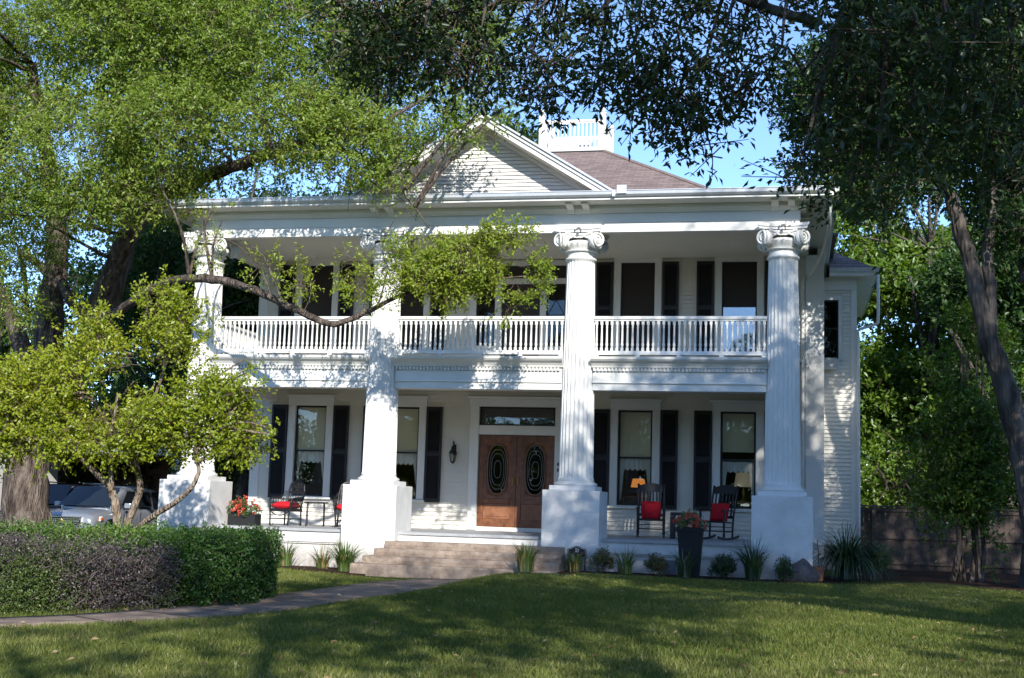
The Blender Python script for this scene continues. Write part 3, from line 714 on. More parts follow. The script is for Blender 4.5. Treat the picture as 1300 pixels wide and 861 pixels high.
for a, b in ((-7.52, -3.2), (-3.19, 3.02), (3.03, 7.45)): g.prism(gp, a, b, 'x')
g.box(3.0, 3.06, -1.108, -.988, 7.0, 7.14); g.box(3.1, 3.3, -1.104, -.99, 7.06, 7.24)
g.prism([(7.542, 7.01), (7.60, 7.01), (7.63, 7.05), (7.64, 7.13), (7.542, 7.13)], -.98, 16.2, 'y')
g.build('gutter', METAL, HOUSE, bevel=.003)
# roofs
r = MB()
r.add([(-7.55, -1.0, 7.12), (7.55, -1.0, 7.12), (7.55, 4.3, 7.36), (-7.55, 4.3, 7.36), (-7.55, -1.0, 7.07), (7.55, -1.0, 7.07), (7.55, 4.3, 7.15), (-7.55, 4.3, 7.15)], [(0, 1, 2, 3), (0, 4, 5, 1), (4, 7, 6, 5), (1, 5, 6, 2), (0, 3, 7, 4)])
HZ = 11.42; T0, T1 = (-1.02, 11.0), (1.02, 14.3)
c = [(-7.75, 4.12, 7.2), (7.75, 4.12, 7.2), (7.75, 16.6, 7.2+.0), (-7.75, 16.6, 7.2)]
k = [(-1.02, 11.0, HZ), (1.02, 11.0, HZ), (1.02, 13.0, HZ), (-1.02, 13.0, HZ)]
r.add(c+k, [(0, 1, 5, 4), (1, 2, 6, 5), (2, 3, 7, 6), (3, 0, 4, 7), (4, 5, 6, 7)])
# front gable roof slab
GA, GX, GZ0, GY = 9.10, 2.98, 7.24, -.55
for sg in (-1, 1):
    sl_ = (GA-GZ0)/GX
    t = .07
    r.add([(0, GY, GA), (sg*GX, GY, GZ0), (sg*GX, 7.6, GZ0), (0, 7.6, GA), (0, GY, GA-t), (sg*GX, GY, GZ0-t), (sg*GX, 7.6, GZ0-t), (0, 7.6, GA-t)], [(0, 1, 2, 3), (0, 4, 5, 1), (1, 5, 6, 2), (4, 7, 6, 5)])
r.build('roof', ROOF, HOUSE)
RC = MB()
for a, b in ((c[1], k[1]), (c[0], k[0])): RC.tube([a, b], .06, 6)
RC.build('ridge_cap', mat('ridge_shingle', (.27, .21, .18), .9, .3, 8), HOUSE)
# gable wall and rakes
gs = MB(); GW = .08; inner = lambda z, a, b: (-(8.90-z)/.60, (8.90-z)/.60)
siding(gs, -2.6, 2.6, 7.30, 8.82, GW, [], .085, inner)
gs.add([(-2.7, GW+.02, 7.2), (2.7, GW+.02, 7.2), (0, GW+.02, 8.95)], [(0, 1, 2)])
GS = gs.build('gable_wall', WHITE, HOUSE, fixn=False)
rk = MB(); sf = MB(); gm = MB(); sl_ = (GA-GZ0)/GX; L = math.hypot(GX, GA-GZ0); 
for sg in (-1, 1):
    def P(t, dz, y): return (sg*GX*t, y, GA-(GA-GZ0)*t-dz)
    def slab(mbx, d0, d1, y0, y1, t1=1.0, t0=0.0):
        q = [P(t0, d0, y0), P(t1, d0, y0), P(t1, d1, y0), P(t0, d1, y0), P(t0, d0, y1), P(t1, d0, y1), P(t1, d1, y1), P(t0, d1, y1)]
        mbx.add(q, [(0, 1, 2, 3), (4, 7, 6, 5), (0, 4, 5, 1), (3, 2, 6, 7), (1, 5, 6, 2), (0, 3, 7, 4)])
    slab(rk, .072, .25, GY+.01, GY+.045); slab(rk, .05, .13, GY-.03, GY+.008); slab(sf, .225, .245, GY+.046, GW-.001); slab(rk, .246, .36, GW-.06, GW-.03, .86); slab(gm, -.004, .045, GY-.075, GY-.031, 1.01)
rk.build('gable_rake', WHITE, HOUSE); sf.build('gable_soffit', WHITE, HOUSE); gm.build('gable_gutter', METAL, HOUSE)
# widow's walk
z0 = HZ+.005
WWO = MB().box(-1.0, 1.0, 11.02, 12.98, HZ-.02, HZ+.03).build('widows_walk', METAL, HOUSE)
def post(x, y, h=1.18, s=.085):
    ww = MB()
    ww.box(x-s, x+s, y-s, y+s, z0-.35, z0+h); ww.box(x-s-.02, x+s+.02, y-s-.02, y+s+.02, z0+h, z0+h+.04); ww.lathe([(.03, 0), (.035, .03), (.06, .06), (.075, .11), (.06, .16), (.03, .19), (.005, .2)], (x, y, z0+h+.04), 12)
    ww.build('post', WHITE, WWO, bevel=.004)
WX0, WX1, WY0, WY1 = -.94, .98, 11.08, 12.9
for x, y in ((WX0, WY0), (WX1, WY0), (WX0, WY1), (WX1, WY1)): post(x, y)
rl = MB()
def railrun(p0, p1, n):
    p0, p1 = Vector(p0), Vector(p1); d = (p1-p0); L_ = d.length; rot = Matrix.Rotation(math.atan2(d.y, d.x), 3, 'Z'); m_ = (p0+p1)/2
    rl.cbox(m_+Vector((0, 0, 1.0)), (L_-.17, .09, .06), rot); rl.cbox(m_+Vector((0, 0, .94)), (L_-.17, .05, .04), rot); rl.cbox(m_+Vector((0, 0, .12)), (L_-.17, .07, .07), rot); rl.cbox(m_+Vector((0, 0, -.06)), (L_-.17, .12, .24), rot)
    for k in range(n):
        q = p0+d*((k+1)/(n+1)); rl.cbox(q+Vector((0, 0, .54)), (.05, .05, .76), rot)
railrun((WX0, WY0, z0), (WX1, WY0, z0), 14); railrun((WX1, WY0, z0), (WX1, WY1, z0), 13); railrun((WX0, WY0, z0), (WX0, WY1, z0), 13); railrun((WX0, WY1, z0), (WX1, WY1, z0), 14)
rl.build('railing', WHITE, WWO)
dr = MB(); dr.box(-1.05, 1.05, 10.94, 11.0, HZ-.02, HZ+.015); dr.build('drip_edge', BLACK, WWO)
# right wing
wx0, wx1, wy = 7.452, 8.33, 7.0
mb = MB()
WH = (7.50, 7.885, 4.55, 6.10)
for q in rects_minus(wx0, wx1, -.25, 6.70, [WH]): mb.box(q[0], q[1], wy+.002, wy+.12, q[2], q[3])
mb.box(wx1-.12, wx1-.001, wy+.121, 14, -.25, 6.7)
W_ = mb.build('wing_wall', SIDING, HOUSE)
mb = MB(); siding(mb, wx0, wx1-.13, -.22, 6.35, wy, [(7.44, 7.98, 4.45, 6.22)]); mb.build('wing_siding', SIDING, HOUSE, fixn=False)
mb = MB(); mb.box(wx1-.13, wx1+.02, wy-.035, wy-.002, -.24, 6.36); mb.box(wx0, wx1+.02, wy-.04, wy-.002, 6.362, 6.60); mb.box(7.885, 7.975, wy-.03, wy-.001, 4.52, 6.2); mb.box(7.453, 7.884, wy-.03, wy-.001, 6.102, 6.2); mb.build('wing_trim', WHITE, HOUSE, bevel=.004)
s_ = MB(); s_.box(7.50, 7.535, wy+.02, wy+.05, 4.55, 6.10); s_.box(7.85, 7.885, wy+.02, wy+.05, 4.55, 6.10); s_.box(7.535, 7.85, wy+.02, wy+.05, 6.06, 6.10); s_.box(7.535, 7.85, wy+.02, wy+.05, 4.55, 4.6); s_.box(7.535, 7.85, wy+.018, wy+.05, 5.33, 5.37)
SW = s_.build('window', BLACK, HOUSE); MB().box(7.535, 7.85, wy+.03, wy+.034, 4.6, 6.06).build('pane', GLASSD, SW); MB().box(7.5, 7.88, wy+.1, wy+.11, 4.55, 6.1).build('dark_blind', SCREEN, SW)
mb = MB(); mb.box(wx0, wx1+.01, wy-.05, wy+.02, -1.1, -.255); 
for k in range(4): mb.box(wx0, wx1+.012, wy-.062, wy-.051, -1.05+k*.2, -.87+k*.2)
mb.build('wing_skirt', mat('skirt_brown', (.33, .27, .22), .8, .25, 4), HOUSE)
mb = MB(); mb.box(7.645, 8.80, wy-.45, 14, 6.70, 6.73); mb.box(7.645, 8.80, wy-.485, wy-.451, 6.66, 6.83); mb.box(8.801, 8.83, wy-.485, 14, 6.66, 6.83); mb.build('wing_eave', WHITE, HOUSE)
mb = MB(); mb.add([(7.65, wy-.5, 6.84), (8.84, wy-.5, 6.84), (8.84, 14, 6.84), (7.46, 14, 7.75), (7.46, wy+.5, 7.62)], [(0, 1, 4), (1, 2, 3, 4)]); mb.build('wing_roof', ROOF, HOUSE)
mb = MB(); mb.prism([(wy-.487, 6.74), (wy-.56, 6.76), (wy-.59, 6.85), (wy-.487, 6.85)], 7.65, 8.9, 'x'); mb.prism([(8.831, 6.74), (8.9, 6.76), (8.92, 6.85), (8.831, 6.85)], wy-.48, 14, 'y'); mb.build('wing_gutter', METAL, HOUSE)
dp = MB(); dp.tube(smooth_path([(8.86, wy-.42, 6.76), (8.86, wy-.42, 6.3), (8.86, wy-.40, 5.55), (8.80, wy-.30, 5.42), (8.40, wy-.1, 5.3), (8.38, wy-.06, 5.1), (8.38, wy-.06, 4), (8.38, wy-.06, -.8)], 3), .04, 8)
dp.tube(smooth_path([(7.45, -.7, 7.0), (7.46, -.4, 6.6), (7.40, 1.0, 6.32), (7.15, 3.8, 6.2), (6.96, WY-.1, 6.1), (6.96, WY-.1, 5), (6.96, WY-.1, -.1)], 4), .04, 8)
dp.build('downspout', WHITE, HOUSE, smooth=2)
ac = MB(); ac.box(7.46, 7.84, wy-.32, wy+.0, 4.25, 4.54); 
for k in range(6): ac.box(7.475, 7.825, wy-.328, wy-.321, 4.28+k*.04, 4.30+k*.04)
tag(ac.build('air_conditioner', mat('ac_grey', (.5, .5, .48), .6)), 'pale window air conditioner box under the narrow upper window of the right wing', 'air conditioner')
# floodlight by the third capital
fl = empty('floodlight', (2.72, .25, 6.32), 'small white floodlight under the ceiling beside the third column capital', 'floodlight')
m_ = MB(); m_.box(-.05, .05, -.05, .05, .06, .08); m_.tube([(0, 0, .06), (0, -.03, -.05)], .015, 6); m_.build('bracket', WHITE, fl)
m_ = MB(); m_.lathe([(.03, 0), (.045, .05), (.065, .12), (.065, .135)], (0, -.03, -.05), 12, None, Matrix.Rotation(math.radians(145), 3, 'X')); m_.build('lamp_head', mat('grey_lamp', (.4, .4, .42), .4), fl, smooth=1)

# ------------------------------------------------------------------ steps and porch things
st = MB()
def slab_rough(x0, x1, y0, y1, z0, z1):
    nx = 40; V = []; F = []; r = random.Random(int(z1*1000))
    for i in range(nx+1):
        x = x0+(x1-x0)*i/nx; j = lambda a=.012: r.uniform(-a, a); ch = .03 if r.random() < .06 else 0
        V += [(x, y0+.01+j(.006), z0), (x, y0+j(.006), (z0+z1)/2), (x, y0+.008+abs(j(.008))+ch, z1-.028-ch*.6), (x, y0+.03+ch, z1+j(.003)-ch*.4), (x, y1, z1)]
    for i in range(nx):
        for k in range(4): a = i*5+k; F.append((a, a+5, a+6, a+1))
    V += [(x0, y1, z0), (x1, y1, z0)]; F += [(0, 1, 2, 3, 4, len(V)-2), tuple(nx*5+k for k in range(4, -1, -1))+(len(V)-1,)]
    st.add(V, F)
for i, (z, xa_) in enumerate(((-.775, -2.16), (-.625, -2.02), (-.475, -1.88), (-.325, -1.76))):
    slab_rough(xa_, 2.16-.02*i, -1.78+.34*i, -.28, z-.15 if i else -1.15, z)
tag(st.build('stone_steps', STONE), 'four worn tan stone steps rising to the front porch between the middle plinths', 'steps')

def lantern():
    r = empty('wall_lantern', (-1.585, WY-.03, 1.70), 'black carriage lantern hanging on the siding left of the wooden front doors', 'lantern')
    m = MB(); m.cbox((0, .0, .16), (.09, .02, .26)); m.tube(smooth_path([(0, 0, .2), (0, -.07, .34), (0, -.13, .36), (0, -.15, .30)], 4), .012, 6); m.tube(smooth_path([(0, 0, .08), (.0, -.05, -.1), (0, -.1, -.16), (0, -.15, -.14)], 4), .009, 6)
    m.lathe([(.015, .26), (.03, .24), (.05, .20), (.05, .16), (.09, .10), (.105, .075), (.10, .06)], (0, -.15, 0), 12); m.lathe([(.055, -.16), (.06, -.14), (.03, -.18), (.005, -.2)][::-1], (0, -.15, 0), 10)
    for k in range(6):
        a = k*PI/3; m.tube([(.095*math.cos(a), -.15+.095*math.sin(a), .06), (.055*math.cos(a), -.15+.055*math.sin(a), -.15)], .007, 4)
    m.build('frame', BLACK, r, smooth=2)
    MB().lathe([(.05, -.15), (.09, .055)], (0, -.15, 0), 6).build('glass', GLASS, r)
    MB().lathe([(.018, -.15), (.018, -.02), (.006, .03)], (0, -.15, 0), 8).build('candle_lamp', mat('candle', (.7, .68, .6), .5), r, smooth=1)
lantern()
bell = empty('door_bell', (1.10, WY-.075, 1.48), 'pair of round black bell fittings on the white frame right of the front doors', 'door bell')
for z in (.07, -.07): MB().lathe([(.05, 0), (.05, .012), (.035, .03), (.012, .036)], (0, 0, z), 14, None, Matrix.Rotation(PI/2, 3, 'X')).build('bell_push', BLACK, bell, smooth=1)

# rooms: lamps and a sofa seen through the glass
def table_lamp(name, x, y, z, r0, r1, h, colr, s, label):
    r = empty(name, (x, y, z), label, 'lamp')
    MB().lathe([(r0, 0), (r1, h)], (0, 0, .36), 20).build('lamp_shade', emit('lampshade_'+name+str(int(x)), colr, s), r, smooth=1)
    m = MB(); m.lathe([(.09, 0), (.09, .02), (.03, .05), (.05, .16), (.045, .24), (.012, .30), (.012, .37)], (0, 0, 0), 14); m.build('stand', mat('lamp_brass', (.35, .24, .10), .35, metal=.7), r, smooth=1)
table_lamp('table_lamp', 2.83, 6.2, .72, .20, .15, .22, (1, .36, .08), .16, 'small glowing amber table lamp inside the window right of the third column')
table_lamp('table_lamp', 5.55, 5.0, .78, .23, .18, .34, (.62, .55, .38), .05, 'cream shaded table lamp inside the rightmost ground floor window')
def side_tbl(x, y, h, label, g):
    r = empty('lamp_table', (x, y, -.1), label, 'table', None); m = MB(); m.box(-.3, .3, -.25, .25, h-.04, h); m.build('tabletop', WOOD, r)
    for a in (-.26, .26):
        for b in (-.21, .21): MB().box(a-.02, a+.02, b-.02, b+.02, 0, h-.04).build('leg', WOOD, r)
side_tbl(2.83, 6.2, .82, 'dark wooden table under the amber lamp inside the window', 0); side_tbl(5.55, 5.0, .88, 'dark wooden table under the cream shaded lamp inside the window', 0)
so_ = empty('sofa', (3.2, 5.5, -.1), 'tan sofa seen through the window behind the left rocking chair', 'sofa')
SOFA = mat('sofa_tan', (.42, .30, .19), .9, .2, 3)
m = MB(); m.box(-.75, .75, -.35, .35, .12, .45); m.build('seat', SOFA, so_, bevel=.05); m = MB(); m.box(-.75, .75, .36, .55, .12, .95); m.build('backrest', SOFA, so_, bevel=.06)
for a in (-.85, .85): MB().box(a-.09, a+.09, -.36, .54, .1, .75).build('armrest', SOFA, so_, bevel=.06)

def pillow(name, loc, sz, rot, label, cat, group=None):
    n = 12; V = []; F = []
    for sd in (1, -1):
        for i in range(n+1):
            for j in range(n+1):
                u, v = i/n*2-1, j/n*2-1; th = (1-abs(u)**3.2)*(1-abs(v)**3.2); pin = 1-.06*(u*u*v*v)*1.0-.05*(1-abs(u))*(abs(v)**6)-.05*(1-abs(v))*(abs(u)**6)
                V.append((u*sz[0]/2*pin, sd*(.004+sz[1]/2*th**.6), v*sz[2]/2*pin))
    N2 = (n+1)**2
    for sd in range(2):
        for i in range(n):
            for j in range(n):
                a = sd*N2+i*(n+1)+j; F.append((a, a+1, a+n+2, a+n+1) if sd else (a, a+n+1, a+n+2, a+1))
    for i in range(n):
        for a, b in ((i*(n+1), (i+1)*(n+1)), (i*(n+1)+n, (i+1)*(n+1)+n), (i, i+1), (n*(n+1)+i, n*(n+1)+i+1)): F.append((a, b, b+N2, a+N2))
    ob = MB().add(V, F).build(name, RED, None, smooth=2); ob.location = loc; ob.rotation_euler = rot
    return tag(ob, label, cat, group)

def rocking_chair():
    r = empty('rocking_chair', (0, 0, 0), 'x', 'rocking chair', 'black rocking chairs on the right side of the porch')
    W2 = .30
    for sx in (-1, 1):
        x = sx*W2
        m = MB(); P = [(x, -.52+1.02*k/14, .03+.13*((k/14-.45)**2)*1.6) for k in range(15)]
        for a, b in zip(P[:-1], P[1:]):
            m.add([(x-.02, a[1], a[2]-.025), (x+.02, a[1], a[2]-.025), (x+.02, b[1], b[2]-.025), (x-.02, b[1], b[2]-.025), (x-.02, a[1], a[2]+.025), (x+.02, a[1], a[2]+.025), (x+.02, b[1], b[2]+.025), (x-.02, b[1], b[2]+.025)], [(0, 3, 2, 1), (4, 5, 6, 7), (0, 1, 5, 4), (2, 3, 7, 6), (1, 2, 6, 5), (0, 4, 7, 3)])
        m.build('rocker', BLACK, r)
        m = MB(); m.lathe([(.022, .06), (.03, .12), (.022, .18), (.026, .3), (.03, .40), (.022, .46), (.03, .56), (.024, .66)], (x, -.24, 0), 10); m.build('front_leg', BLACK, r, smooth=1)
        m = MB(); m.tube(smooth_path([(x*.96, .20, .07), (x*.96, .23, .42), (x*.98, .33, .85), (x, .43, 1.20)], 4), .024, 8); m.sphere((x, .437, 1.215), .032, 8, 6); m.build('back_post', BLACK, r, smooth=2)
        m = MB(); m.prism([(x-.045, -.33), (x+.045, -.33), (x+.05, -.25), (x+.03, .0), (x+.028, .26), (x-.028, .26), (x-.03, .0), (x-.05, -.25)], .66, .69, 'z'); m.build('armrest', BLACK, r, bevel=.006)
    m = MB(); m.prism([(-.29, .40), (-.27, .435), (.0, .42), (.20, .405), (.22, .38), (.0, .385), (-.27, .395)], -.285, .285, 'x'); m.build('seat', BLACK, r, bevel=.008)
    m = MB()
    for (y, z) in ((-.24, .2), (-.24, .30), (.21, .2)): m.tube([(-.29, y, z), (.29, y, z)], .013, 6)
    for x in (-.3, .3):
        for z in (.19, .29): m.tube([(x, -.24, z), (x*.97, .215, z)], .012, 6)
    m.build('stretcher', BLACK, r)
    m = MB(); n = 12; rows = []
    for k in range(n+1):
        u = k/n*2-1; zt = 1.20+.06*math.cos(u*PI/2)-.0*abs(u); rows.append((u*.285, zt))
    V = []
    for (x, zt) in rows: V += [(x, .385, 1.06), (x, .43, zt), (x, .405, 1.055), (x, .45, zt)]
    F = []
    for k in range(n): a = 4*k; F += [(a, a+4, a+5, a+1), (a+2, a+3, a+7, a+6), (a+1, a+5, a+7, a+3), (a, a+2, a+6, a+4)]
    F += [(0, 1, 3, 2), (4*n, 4*n+2, 4*n+3, 4*n+1)]
    m.add(V, F); m.build('crest_rail', BLACK, r)
    MB().cbox((0, .245, .52), (.55, .025, .06), Matrix.Rotation(math.radians(-12), 3, 'X')).build('lower_rail', BLACK, r)
    for k in range(6):
        x = -.215+.086*k; MB().add([(x-.019, .247, .53), (x+.019, .247, .53), (x+.019, .388, 1.07), (x-.019, .388, 1.07), (x-.019, .263, .53), (x+.019, .263, .53), (x+.019, .404, 1.07), (x-.019, .404, 1.07)], [(0, 1, 2, 3), (4, 7, 6, 5), (0, 3, 7, 4), (1, 5, 6, 2), (3, 2, 6, 7), (0, 4, 5, 1)]).build('back_slat', BLACK, r)
    return r
rc = rocking_chair(); rc2 = copy_tree(rc)
RCY = 2.7
p1 = at(826, 680, RCY); p2 = at(910, 684, RCY)
for o, p, rz, l in ((rc, p1, .10, 'black slatted rocking chair facing the lawn under the window right of the third column'), (rc2, p2, -.42, 'black slatted rocking chair turned left beside the rightmost white plinth')):
    o.location = (p[0], RCY, ZF); o.rotation_euler.z = rz; o['label'] = l
for p, rz, l in ((p1, .10, 'red square pillow on the left rocking chair facing the lawn'), (p2, -.42, 'red square pillow on the right rocking chair turned toward the left')):
    v = Matrix.Rotation(rz, 3, 'Z') @ Vector((0, .13, .63)); pillow('pillow', (p[0]+v.x, RCY+v.y, ZF+v.z), (.46, .13, .44), (math.radians(-14), 0, rz), l, 'pillow', 'red pillows on the rocking chairs')
# black side table between the rockers
q = at(868, 684, 2.5); tb = empty('side_table', (q[0], 2.5, ZF), 'black wooden side table standing between the two rocking chairs', 'table')
MB().box(-.29, .29, -.26, .26, .53, .60).build('tabletop', BLACK, tb, bevel=.008)
for a in (-.25, .25):
    for b in (-.22, .22): MB().box(a-.042, a+.042, b-.04, b+.04, 0, .528).build('leg', BLACK, tb)
MB().box(-.2, .2, -.2, .2, .17, .21).build('shelf', BLACK, tb)
# left porch: metal armchairs and table
def metal_chair():
    r = empty('metal_armchair', (0, 0, 0), 'x', 'chair', 'black metal armchairs on the left side of the porch')
    for sx in (-1, 1):
        m = MB(); m.tube(smooth_path([(sx*.27, -.27, 0), (sx*.29, -.26, .3), (sx*.34, -.26, .58), (sx*.35, -.1, .66), (sx*.33, .18, .68), (sx*.26, .30, .82)], 4), .02, 8); m.build('arm_frame', BLACK, r, smooth=2)
        m = MB(); m.tube(smooth_path([(sx*.25, .25, 0), (sx*.24, .25, .42), (sx*.25, .33, .75), (sx*.2, .38, 1.0)], 4), .02, 8); m.build('back_leg', BLACK, r, smooth=2)
    m = MB(); m.tube(smooth_path([(-.2, .38, .98), (-.12, .40, 1.05), (0, .41, 1.07), (.12, .40, 1.05), (.2, .38, .98)], 4), .028, 8)
    for k in range(9): x = -.2+.05*k; m.tube([(x, .25, .42), (x*.95, .38, 1.03)], .009, 5)
    for z in (.6, .8, .93): m.box(-.22, .22, .27+.24*(z-.45), .285+.24*(z-.45), z-.03, z+.03)
    m.build('backrest', BLACK, r)
    m = MB(); m.box(-.28, .28, -.27, .25, .33, .40); m.build('seat', BLACK, r)
    for sx in (-1, 1):
        m = MB()
        for k in range(9):
            y = -.24+.055*k; m.tube([(sx*.285, y, .36), (sx*(.335-.006*k), y+.01, .64+.004*k)], .011, 5)
        for z in (.45, .54): m.tube([(sx*.30, -.25, z), (sx*.30, .24, z)], .011, 5)
        m.build('arm_weave', BLACK, r)
    m = MB(); m.tube(smooth_path([(-.27, -.265, .33), (-.1, -.27, .25), (.1, -.27, .25), (.27, -.265, .33)], 4), .012, 6); m.tube([(-.26, -.24, .16), (-.25, .25, .16)], .01, 6); m.tube([(.26, -.24, .16), (.25, .25, .16)], .01, 6); m.tube([(-.25, 0, .16), (.25, 0, .16)], .01, 6); m.build('stretcher', BLACK, r)
    return r
mc = metal_chair(); mc2 = copy_tree(mc); MY = 2.2
p1 = at(363, 664, MY); p2 = at(441, 668, MY); p3 = at(400, 665, MY+.1)
mc.location = (p1[0], MY, ZF); mc.rotation_euler.z = -.30; mc['label'] = 'black metal armchair left of the small round table, near the hedge end of the porch'
mc2.location = (p2[0]+.0, MY, ZF); mc2.rotation_euler.z = .3; mc2['label'] = 'black metal armchair mostly hidden behind the second plinth, right of the small table'
for p, rz, l in ((p1, -.30, 'red seat cushion on the armchair left of the small porch table'), (p2, .3, 'red seat cushion on the armchair half hidden by the second plinth')):
    v = Matrix.Rotation(rz, 3, 'Z') @ Vector((0, -.02, .47)); pillow('seat_cushion', (p[0]+v.x, MY+v.y, ZF+v.z), (.58, .2, .52), (PI/2, 0, rz), l, 'cushion', 'red cushions on the metal armchairs')
tb = empty('metal_table', (p3[0], MY+.1, ZF), 'small thin legged black metal table between the two metal armchairs', 'table')
MB().lathe([(.01, .55), (.29, .55), (.30, .56), (.30, .58), (.29, .585), (.01, .585)], (0, 0, 0), 28).build('tabletop', BLACK, tb)
for k in range(4):
    a = PI/4+k*PI/2+.3; MB().tube(smooth_path([(.26*math.cos(a), .26*math.sin(a), .55), (.28*math.cos(a), .28*math.sin(a), .48), (.29*math.cos(a), .29*math.sin(a), 0)], 4), .012, 6).build('leg', BLACK, tb)
# plaque
PLV = [(-.2, 0), (.2, 0), (.2, .15), (.185, .20), (.13, .205), (.06, .24), (0, .255), (-.06, .24), (-.13, .205), (-.185, .20), (-.2, .15)]
q = at(732, 712, -.85); pl = empty('address_plaque', (q[0], -.85, float(gz(q[0], -.85))), 'small black arched address plaque on posts in front of the third plinth', 'plaque')
MB().prism([(x, z+.30) for x, z in PLV], -.015, .015, 'y').build('plate', BLACK, pl, bevel=.004)
for sx in (-.17, .17): MB().box(sx-.012, sx+.012, .016, .04, -.1, .5).build('post', BLACK, pl)
m = MB(); m.tube([(x*.9, -.018, z*.88+.315) for x, z in PLV+[PLV[0]]], .005, 4); m.build('raised_border', METAL, pl)
m = MB()
def seg_digit(mb, ch, x, z, s):
    S = {'a': ((0, 1), (1, 1)), 'b': ((1, 1), (1, .5)), 'c': ((1, .5), (1, 0)), 'd': ((0, 0), (1, 0)), 'e': ((0, 0), (0, .5)), 'f': ((0, .5), (0, 1)), 'g': ((0, .5), (1, .5))}
    for c_ in ch: (a, b), (c2, d2) = S[c_]; mb.tube([(x+a*s*.55, -.019, z+b*s), (x+c2*s*.55, -.019, z+d2*s)], .006, 5)
seg_digit(m, 'bc', -.055, .43, .07); seg_digit(m, 'abcd', -.03, .43, .07); seg_digit(m, 'bc', .0, .43, .07)
m.build('numerals', METAL, pl)

# ------------------------------------------------------------------ planters and garden plants
FLOW = leafmat('coral_flower', [(0, (.55, .05, .03)), (.6, (.75, .12, .07)), (1, (.80, .28, .18))], .3, .03)
HERB = leafmat('herb_leaf', [(0, (.04, .085, .02)), (.6, (.08, .14, .03)), (1, (.13, .17, .05))], .3)
def flower_mass(c, rx, ry, rz, seed, parent, n=420):
    rg = np.random.default_rng(seed); o = np.array(parent.location)
    B, d = blobs([(c[0]+o[0], c[1]+o[1], c[2]+o[2], rx, ry, rz)], n//6, rg, 2, .1, 6, seed); P, D = sprays(B, unit(d+np.array([0, 0, .5])), .1, 14, rg, .9, .3, .02)
    leaves('foliage', P, D, .06, .025, .5+.3*rg.normal(size=len(P)), HERB, parent, .4, rg, o)
    B, d = blobs([(c[0]+o[0], c[1]+o[1], c[2]+o[2]+.03, rx*1.02, ry*1.02, rz*1.05)], n//8, rg, 5, .1, 6, seed+1); P, D = sprays(B, unit(d+np.array([0, 0, .4])), .03, 9, rg, 1.2, .1, .012)
    leaves('blooms', P, D, .045, .035, .5+.3*rg.normal(size=len(P)), FLOW, parent, .2, rg, o)
q = at(876, 731, -1.15); zg = float(gz(q[0], -1.15))
tp = empty('tall_planter', (q[0], -1.15, zg), 'tall tapered black planter of coral flowers standing before the porch', 'planter')
m = MB(); h = 1.02; PB = mat('planter_black', (.010, .011, .013), .65, .2, 4)
m.add([(-.17, -.17, 0), (.17, -.17, 0), (.17, .17, 0), (-.17, .17, 0), (-.255, -.255, h), (.255, -.255, h), (.255, .255, h), (-.255, .255, h), (-.225, -.225, h), (.225, -.225, h), (.225, .225, h), (-.225, .225, h), (-.22, -.22, h-.06), (.22, -.22, h-.06), (.22, .22, h-.06), (-.22, .22, h-.06)],
      [(0, 3, 2, 1), (0, 1, 5, 4), (1, 2, 6, 5), (2, 3, 7, 6), (3, 0, 4, 7), (4, 5, 9, 8), (5, 6, 10, 9), (6, 7, 11, 10), (7, 4, 8, 11), (8, 9, 13, 12), (9, 10, 14, 13), (10, 11, 15, 14), (11, 8, 12, 15), (12, 13, 14, 15)])
m.build('pot', PB, tp, bevel=.012)
m = MB()
for a, b, c_, d_ in ((-.272, .272, -.272, -.256), (-.272, .272, .256, .272), (-.272, -.256, -.255, .255), (.256, .272, -.255, .255)): m.box(a, b, c_, d_, h-.07, h+.004)
m.build('rim', PB, tp)
flower_mass((0, 0, h+.06), .30, .28, .17, 3, tp)
q = at(310, 664, .4); bx = empty('planter_box', (q[0], .4, ZF), 'low dark planter box of coral flowers at the left end of the porch', 'planter')
m = MB(); m.box(-.33, .33, -.18, .18, 0, .03); m.box(-.33, .33, -.18, -.15, .03, .26); m.box(-.33, .33, .15, .18, .03, .26); m.box(-.33, -.30, -.15, .15, .03, .26); m.box(.30, .33, -.15, .15, .03, .26); m.box(-.3, .3, -.15, .15, .03, .22); m.build('box', PB, bx)
flower_mass((0, 0, .36), .34, .2, .2, 8, bx)

def blades_clump(name, base, n, h, spread, label, mt, group, seed, wd=.012, cat='grass clump', stiff=.5, dry=0.0):
    rg = np.random.default_rng(seed); r = empty(name, base, label, cat, group)
    S_ = 6; h *= 1.2; a = rg.random(n)*2*PI; lean = (rg.random(n)**.8)*spread; L = h*(.6+.5*rg.random(n)); out = np.stack([np.cos(a), np.sin(a), 0*a], 1); side = np.stack([-np.sin(a), np.cos(a), 0*a], 1)
    st_ = out*(rg.random((n, 1))**.6*.15)+side*(rg.normal(size=(n, 1))*.03); V = []; 
    for k in range(S_+1):
        t = k/S_; ang = lean*(stiff*t+ (1-stiff)*t*t*1.8)
        p = st_+out*(L*t*np.sin(ang))[:, None]+np.array([0, 0, 1])*(L*t*np.cos(ang*.9))[:, None]
        p[:, 2] = np.maximum(p[:, 2], .01)
        wv = wd*(1-t**2.2)*(.7+.6*rg.random(n))+.0006; V += [p-side*wv[:, None], p+side*wv[:, None]]
    V = np.stack(V, 1).reshape(-1, 3); m_ = 2*(S_+1); i = np.arange(n)[:, None]*m_
    F = np.concatenate([i+np.array([[2*k, 2*k+1, 2*k+3, 2*k+2]]) for k in range(S_)], 1).reshape(-1, 4)
    tn = np.clip(.45+.2*rg.normal(size=n), 0, .8); tn[rg.random(n) < dry] = 1
    raw_mesh('blades', V, F, mt, r, np.repeat(tn, S_)); return r
